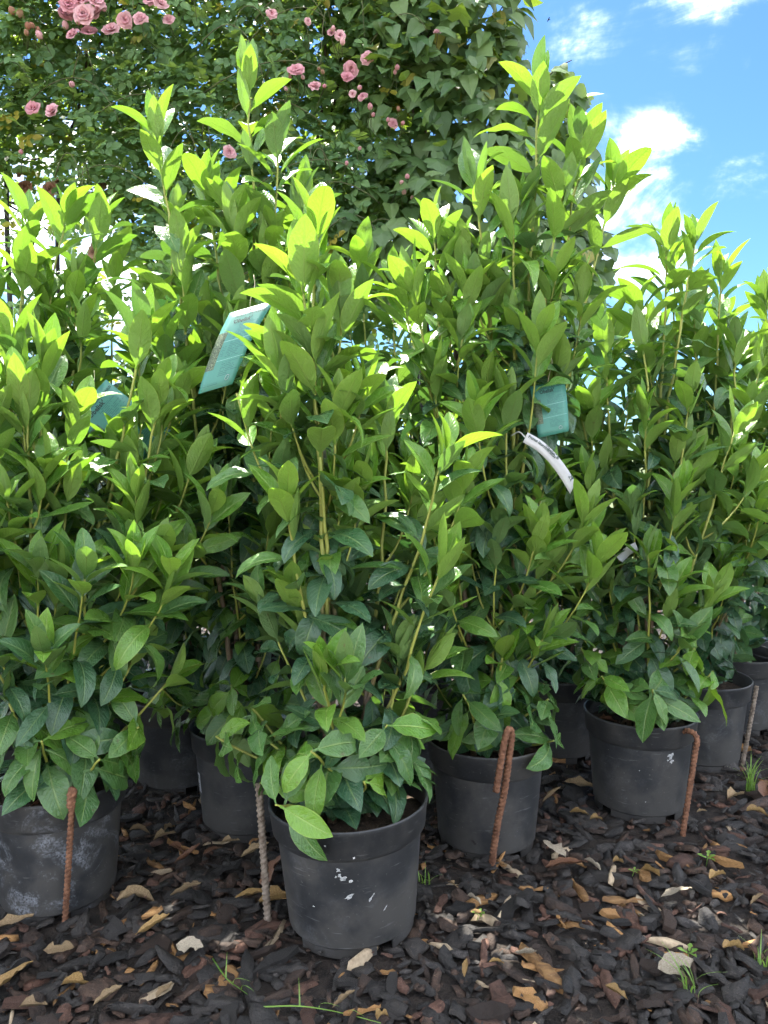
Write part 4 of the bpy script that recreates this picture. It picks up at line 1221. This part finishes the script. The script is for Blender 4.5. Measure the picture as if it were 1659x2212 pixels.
def bloom_mesh(seed, mat, openness=1.0):
    rr = random.Random(seed)
    V, Fc, A = [], [], []
    for ring, (np_, r, h, tilt) in enumerate([(6, .50, .02, .25), (6, .40, .10, .60), (5, .28, .17, .95), (4, .16, .20, 1.25)]):
        for k in range(np_):
            a = 2 * math.pi * (k + ring * .5) / np_ + rr.uniform(-.2, .2)
            tl = tilt / openness + rr.uniform(-.15, .15)
            e = Vector((math.cos(a), math.sin(a), 0)); s = Vector((-math.sin(a), math.cos(a), 0))
            b = len(V)
            for i in range(4):
                t = i / 3
                w = r * .62 * (.35 + .75 * math.sin(math.pi * (.18 + .62 * t)))
                c = e * (r * t * math.cos(tl * (1 - .2 * t)) + .03) + Vector((0, 0, h * .4 + r * t * math.sin(tl) + .05 * math.sin(t * 3)))
                for j in (-1, 0, 1):
                    V.append(c + s * w * j + Vector((0, 0, abs(j) * .07 * (1 - t) + rr.uniform(-.05, .05) * (.4 + t))) - e * (abs(j) * .05 + rr.uniform(-.05, .06)) * (1 if t > .6 else 0)); A.append(t * .75 + .25 * (ring < 2))
            for i in range(3):
                for j in range(2):
                    q = b + i * 3 + j; Fc.append((q, q + 1, q + 4, q + 3))
    return mesh('rose_bloom', V, Fc, mat, True, None, None, A)
def bud_mesh(mat):
    V, Fc = lathe([(.02, -.1), (.22, .05), (.27, .25), (.2, .48), (.05, .62)], 8)
    nb = len(Fc)
    for k in range(5):
        a = 2 * math.pi * k / 5; e = Vector((math.cos(a), math.sin(a), 0)); s = Vector((-e.y, e.x, 0)); b = len(V)
        V += [s * .09 + Vector((0, 0, -.08)), s * -.09 + Vector((0, 0, -.08)), e * .33 + Vector((0, 0, .12)) + s * .05, e * .33 + Vector((0, 0, .12)) - s * .05, e * .42 + Vector((0, 0, .4))]
        Fc += [(b, b + 1, b + 3, b + 2), (b + 2, b + 3, b + 4)]
    mi = [0] * nb + [1] * (len(Fc) - nb)
    return mesh('rose_bud', V, Fc, [mat, ROSE_LEAF], True, mi, None, [.8] * len(V))
BLOOMS = [bloom_mesh(k, PETAL, .8 + .12 * k) for k in range(6)]
FBLOOMS = [bloom_mesh(7, FADED, 1.4)]
BUD, FBUD = bud_mesh(PETAL), bud_mesh(FADED)

ROSE_Y = 3.25
def rose_ok(u, v):
    """where the rose stands as a curtain of leaves (view pixels at its own distance)"""
    lim = 640 if u > 300 else 330 + (max(0, u - 60) / 240) * 200
    n = noise.noise(Vector((u / 95, v / 95, 2.2)))
    n2 = noise.noise(Vector((u / 40, v / 40, 5.1)))
    if v > lim + 70 * n: 
        return 0.10 if (u > 60 and v < 800) else 0.03
    right = 860 + 90 * n + (60 if v < 150 else 0) - (max(0, v - 300) * .15)
    if u > right: return 0.0
    return 0.95 if n * .7 + n2 * .5 > -.42 else 0.25
def climbing_rose():
    rr = random.Random(31)
    root = empty('climbing_rose', (-.9, ROSE_Y + .2, 0))
    tag(root, 'tall climbing rose with clusters of pink double blooms', 'rose')
    O = root.location.copy()
    pl = []
    while len(pl) < 11500:
        u, v = rr.uniform(-620, 960), rr.uniform(-360, 820)
        if rr.random() > rose_ok(u, v): continue
        n = noise.noise(Vector((u / 130, v / 130, 9.0)))
        y = ROSE_Y + .16 * n + .5 * rr.random() ** 1.2
        p = at(u, v, ROSE_Y); p.y = y
        if p.z > 3.40 + .12 * noise.noise(Vector((u / 150, 3, 1))): continue
        a = rr.uniform(0, 6.283)
        d = Vector((math.cos(a), math.sin(a) * .6 - .45, rr.uniform(-.75, .35)))
        nn = Vector((rr.gauss(0, .35), -.80 + rr.gauss(0, .3), .70 + rr.gauss(0, .3))).normalized()
        pl.append((p - O, d, nn, rr.uniform(.075, .115)))
    scatter_foliage(pl, ROSE_VARS, ROSE_LEAF, root, 'leaf', 290, 'foliage')
    # canes: stout ones from the ground, thin arching ones through the leaves
    for k in range(7):
        x0 = -1.9 + .33 * k
        P = catmull([Vector((x0, 3.65, 0)), Vector((x0 + rr.uniform(-.1, .1), 3.62, .9)), Vector((x0 + rr.uniform(-.25, .25), 3.55, 1.7)), Vector((x0 + rr.uniform(-.5, .6), 3.45, 2.6)), Vector((x0 + rr.uniform(-.5, .9), 3.4, 3.1))], 6)
        V, Fc = tube_data([p - O for p in P], [.011 - .007 * i / len(P) for i in range(len(P))], 6)
        obj('cane', mesh('cane', V, Fc, WOODY), root)
    for k in range(46):
        u, v = rr.uniform(-300, 880), rr.uniform(-150, 620)
        p = at(u, v, ROSE_Y - .02)
        dx = rr.uniform(-.4, .5); 
        P = bezier(p, p + Vector((dx * .4, -.05, .12)), p + Vector((dx * .8, -.10, .10)), p + Vector((dx, -.10, rr.uniform(-.22, .05))), 9)
        V, Fc = tube_data([q - O for q in P], [.0028 - .0016 * i / 9 for i in range(10)], 5)
        obj('twig', mesh('twig', V, Fc, ROSE_STEM), root)
    def flower(me, u, v, sz, name, y=None):
        p = at(u, v, (y or ROSE_Y - .10) + rr.uniform(-.04, .03)) - O
        n = Vector((rr.gauss(0, .35), -1.0, .45 + rr.gauss(0, .3))).normalized()
        M = n.to_track_quat('Z', 'Y').to_matrix().to_4x4()
        o = obj(name, me, root)
        o.matrix_basis = Matrix.Translation(p) @ M @ Matrix.Rotation(rr.uniform(0, 6), 4, 'Z') @ Matrix.Diagonal((sz, sz, sz, 1))
        if name == 'bud' or rr.random() < .5:
            P = bezier(p - n * sz * .1, p - n * .03, p + Vector((rr.uniform(-.03, .03), .03, -.04)), p + Vector((rr.uniform(-.05, .05), .10, -.06)), 4)
            V, Fc = tube_data(P, [.0013] * 5, 4)
            obj('pedicel', mesh('pedicel', V, Fc, ROSE_STEM), root)
        return o
    B = [(150, 14, .075), (185, 36, .085), (170, 8, .08), (208, 8, .07), (192, 72, .068), (241, 68, .070), (160, 78, .055), (270, 46, .062), (305, 45, .058), (325, 5, .06), (346, 12, .06), (366, 46, .05), (215, 28, .07), (140, 32, .06),
         (74, 239, .066), (116, 243, .062), (640, 155, .066), (680, 190, .052), (756, 150, .062), (750, 168, .05), (795, 128, .055), (735, 79, .045), (716, 72, .034), (586, 32, .046), (785, 211, .042), (762, 204, .032), (848, 269, .042), (494, 331, .055),
         (945, 71, .034), (664, 47, .03), (340, -40, .06), (120, -30, .07), (250, -60, .07), (-80, 60, .07), (-150, 180, .06)]
    for (u, v, s) in B: flower(rr.choice(BLOOMS), u, v, s, 'bloom')
    for (u, v, s) in [(613, 182, .045), (626, 170, .035), (90, 82, .05), (143, 62, .05), (170, 52, .045), (157, 184, .045), (228, 21, .045), (800, 236, .04), (740, 96, .04), (718, 66, .035), (775, 190, .035), (620, 195, .03), (805, 250, .03), (838, 262, .03),
                      (858, 150, .035), (853, 160, .03), (700, 188, .03), (655, 170, .03), (870, 268, .03), (880, 385, .035), (872, 420, .035), (905, 412, .03), (776, 322, .03), (45, 330, .035), (865, 396, .03), (890, 430, .03), (748, 356, .03)]:
        flower(BUD, u, v, s, 'bud')
    for (u, v, s) in [(30, 30, .05), (42, 36, .05), (62, 62, .045), (58, 75, .04), (72, 58, .04), (82, 70, .04), (50, 42, .045), (690, 150, .03), (698, 158, .03), (860, 240, .03)]:
        flower(FBUD, u, v, s, 'bud')
    for (u, v, s) in [(55, 405, .06), (45, 372, .05), (108, 410, .06), (125, 395, .05), (60, 435, .05), (205, 545, .06), (198, 562, .055), (210, 530, .05), (112, 440, .06), (218, 400, .05), (240, 420, .06)]:
        flower(FBLOOMS[0], u, v, s, 'faded_bloom', 3.5)
climbing_rose()

# ------------------------------------------------------------------ background: ivy
def ivy():
    rr = random.Random(41)
    Y = 3.35
    root = empty('ivy_bush', (.45, 3.7, 0))
    tag(root, 'dense dark ivy with pointed leaves climbing beside the rose', 'ivy')
    O = root.location.copy()
    BL = [(980, 60, 150, 130), (1060, -20, 90, 120), (1075, 90, 62, 80), (900, 200, 170, 200), (1020, 230, 120, 160), (1110, 250, 60, 70), (1180, 165, 50, 40), (1225, 135, 30, 22), (1250, 195, 36, 30), (1170, 280, 110, 110), (1050, 420, 230, 170),
          (1230, 330, 70, 90), (1255, 440, 75, 110), (900, 480, 200, 180), (1150, 620, 170, 160), (1290, 560, 45, 90), (820, 40, 130, 160), (920, -160, 190, 160), (1050, -160, 60, 100)]
    tot = sum(a * b for _, _, a, b in BL)
    pl = []
    for (cu, cv, ru, rv) in BL:
        n = int(3000 * ru * rv / tot) + 14
        for _ in range(n):
            while True:
                x, y, z = [rr.uniform(-1, 1) for _ in range(3)]
                q = x * x + y * y + z * z
                if q < 1 and (q > .30 or rr.random() < .35): break
            dep = min(ru, rv) / F * Y * 1.1 + .08
            p = at(cu + x * ru, cv + z * rv, Y) ; p.y = Y + .15 + y * dep
            a = rr.uniform(-1, 1)
            out = Vector((x * .8 + a * .5, y * .8 - .35, z * .3)).normalized()
            d = (out * .55 + Vector((rr.gauss(0, .35), rr.gauss(0, .25), -.55 + rr.gauss(0, .35)))).normalized()
            nn = (out * .6 + Vector((0, -.50, .75)) + Vector((rr.gauss(0, .25), rr.gauss(0, .25), rr.gauss(0, .25)))).normalized()
            pl.append((p - O, d, nn, rr.uniform(.065, .110)))
    scatter_foliage(pl, IVY_VARS, IVY_LEAF, root, 'leaf', 290, 'foliage')
    for k in range(9):
        x0 = rr.uniform(-.3, .5)
        tx, tv = rr.uniform(850, 1250), rr.uniform(20, 450)
        top = at(tx, tv, Y + .1)
        P = bezier(Vector((x0 + .2, 3.75, 0)), Vector((x0 + .2, 3.7, 1.0)), Vector((top.x - .1, 3.6, top.z - .8)), top, 14)
        V, Fc = tube_data([p - O for p in P], [.022 - .018 * i / 14 for i in range(15)], 6)
        obj('vine_stem', mesh('vine_stem', V, Fc, WOODY), root)
    for (u0, v0, u1, v1) in [(1110, 260, 1235, 130), (1150, 330, 1262, 190), (1040, 200, 1080, 60), (1180, 420, 1290, 400), (1050, 120, 1090, 10), (1120, 300, 1180, 150)]:
        a, b = at(u0, v0, Y + .1), at(u1, v1, Y + .08)
        P = bezier(a, a.lerp(b, .3) + Vector((0, 0, .05)), a.lerp(b, .7) + Vector((0, 0, .05)), b, 7)
        V, Fc = tube_data([p - O for p in P], [.005 - .003 * i / 7 for i in range(8)], 5)
        obj('vine_stem', mesh('vine_stem', V, Fc, WOODY), root)
ivy()

# ------------------------------------------------------------------ iron rose arch
def arch():
    base = at(32, 900, 3.62); base.z = 0
    root = empty('iron_rose_arch', base); tag(root, 'thin black iron rose arch holding up the climbing rose', 'garden arch')
    def bar(pts, r, name, n=8):
        P = catmull([Vector(p) - base for p in pts], n)
        V, Fc = tube_data(P, [r] * len(P), 8); obj(name, mesh(name, V, Fc, IRON), root)
    for dy in (0, .55):
        bar([(base.x, base.y + dy, 0), (base.x, base.y + dy, 1.2), (base.x + .005, base.y + dy, 2.3), (base.x + .15, base.y + dy, 2.75), (base.x + .6, base.y + dy, 2.98), (base.x + 1.2, base.y + dy, 3.0), (base.x + 1.75, base.y + dy, 2.75), (base.x + 1.9, base.y + dy, 2.3), (base.x + 1.9, base.y + dy, 1.0), (base.x + 1.9, base.y + dy, 0)], .012, 'post')
    for z in (.35, .8, 1.25, 1.7, 2.1):
        bar([(base.x, base.y, z), (base.x, base.y + .27, z + .01), (base.x, base.y + .55, z)], .005, 'rung', 3)
    for (u0, v0, u1, v1, u2, v2) in [(5, 300, 18, 360, 0, 400), (-40, 260, 10, 330, 28, 290), (-60, 440, 0, 432, 30, 440), (30, 350, 90, 340, 150, 300), (10, 600, 30, 585, 60, 575)]:
        bar([at(u0, v0, 3.62), at(u1, v1, 3.62), at(u2, v2, 3.62)], .0045, 'scroll', 8)
arch()

# ------------------------------------------------------------------ sunlit trees beyond
def far_tree(x, y, h, w, seed, label, n=2600):
    rr = random.Random(seed)
    root = empty('tree', (x, y, 0)); tag(root, label, 'tree', 'sunlit trees beyond the rose')
    P = catmull([Vector((0, 0, 0)), Vector((.05, 0, h * .3)), Vector((-.05, .05, h * .6)), Vector((0, 0, h * .9))], 4)
    V, Fc = tube_data(P, [.10 - .08 * i / len(P) for i in range(len(P))], 7); tr = obj('trunk', mesh('trunk', V, Fc, WOODY), root)
    cl = [(Vector((rr.uniform(-w, w) * .6, rr.uniform(-w, w) * .6, h * rr.uniform(.35, .95))), w * rr.uniform(.22, .42)) for _ in range(16)]
    for (c, r) in cl[:8]:
        Q = bezier(P[4], P[4].lerp(c, .3) + Vector((0, 0, .1)), P[4].lerp(c, .7), c, 5)
        V, Fc = tube_data(Q, [.04 - .03 * i / 5 for i in range(6)], 5); obj('limb', mesh('limb', V, Fc, WOODY), tr)
    pl = []
    for _ in range(n):
        c, r = rr.choice(cl)
        d = Vector((rr.gauss(0, 1), rr.gauss(0, 1), rr.gauss(0, 1))).normalized()
        pl.append((c + d * r * rr.uniform(.5, 1.1), Vector((rr.gauss(0, 1), rr.gauss(0, 1), rr.gauss(-.4, .6))), (d + Vector((0, 0, .6))).normalized(), rr.uniform(.10, .17)))
    scatter_foliage(pl, [IVY_VARS[1]], TREE_LEAF, root, 'leaf', 0, 'crown')
far_tree(-5.6, 9.5, 3.0, 1.3, 1, 'low yellow-green tree seen past the iron post')
far_tree(-3.0, 12.0, 2.7, 1.6, 2, 'broad yellow-green tree seen through the rose')
far_tree(1.2, 13.0, 2.4, 1.8, 3, 'yellow-green tree hidden behind the ivy')

# ------------------------------------------------------------------ a bird far off in the sky
def bird():
    c = at(1185, 43, 70.0)
    root = empty('bird', c); tag(root, 'tiny dark bird gliding in the blue beside the ivy', 'bird')
    V, Fc = tube_data([Vector((-.16, 0, 0)), Vector((-.08, 0, .01)), Vector((.05, 0, .01)), Vector((.13, 0, .02)), Vector((.17, 0, .01))], [.008, .03, .04, .025, .006], 7)
    obj('body', mesh('body', V, Fc, IRON), root)
    for s in (-1, 1):
        V = [(-.06, 0, .02), (.06, 0, .02), (.05, s * .2, .09), (-.03, s * .2, .09), (.0, s * .38, .04), (-.05, s * .36, .04)]
        V += [(x, y, z - .008) for x, y, z in V]
        F_ = [(0, 1, 2, 3), (3, 2, 4, 5), (6, 9, 8, 7), (9, 11, 10, 8), (0, 6, 7, 1), (1, 7, 8, 2), (2, 8, 10, 4), (4, 10, 11, 5), (5, 11, 9, 3), (3, 9, 6, 0)]
        obj('wing', mesh('wing', V, F_, IRON), root)
bird()
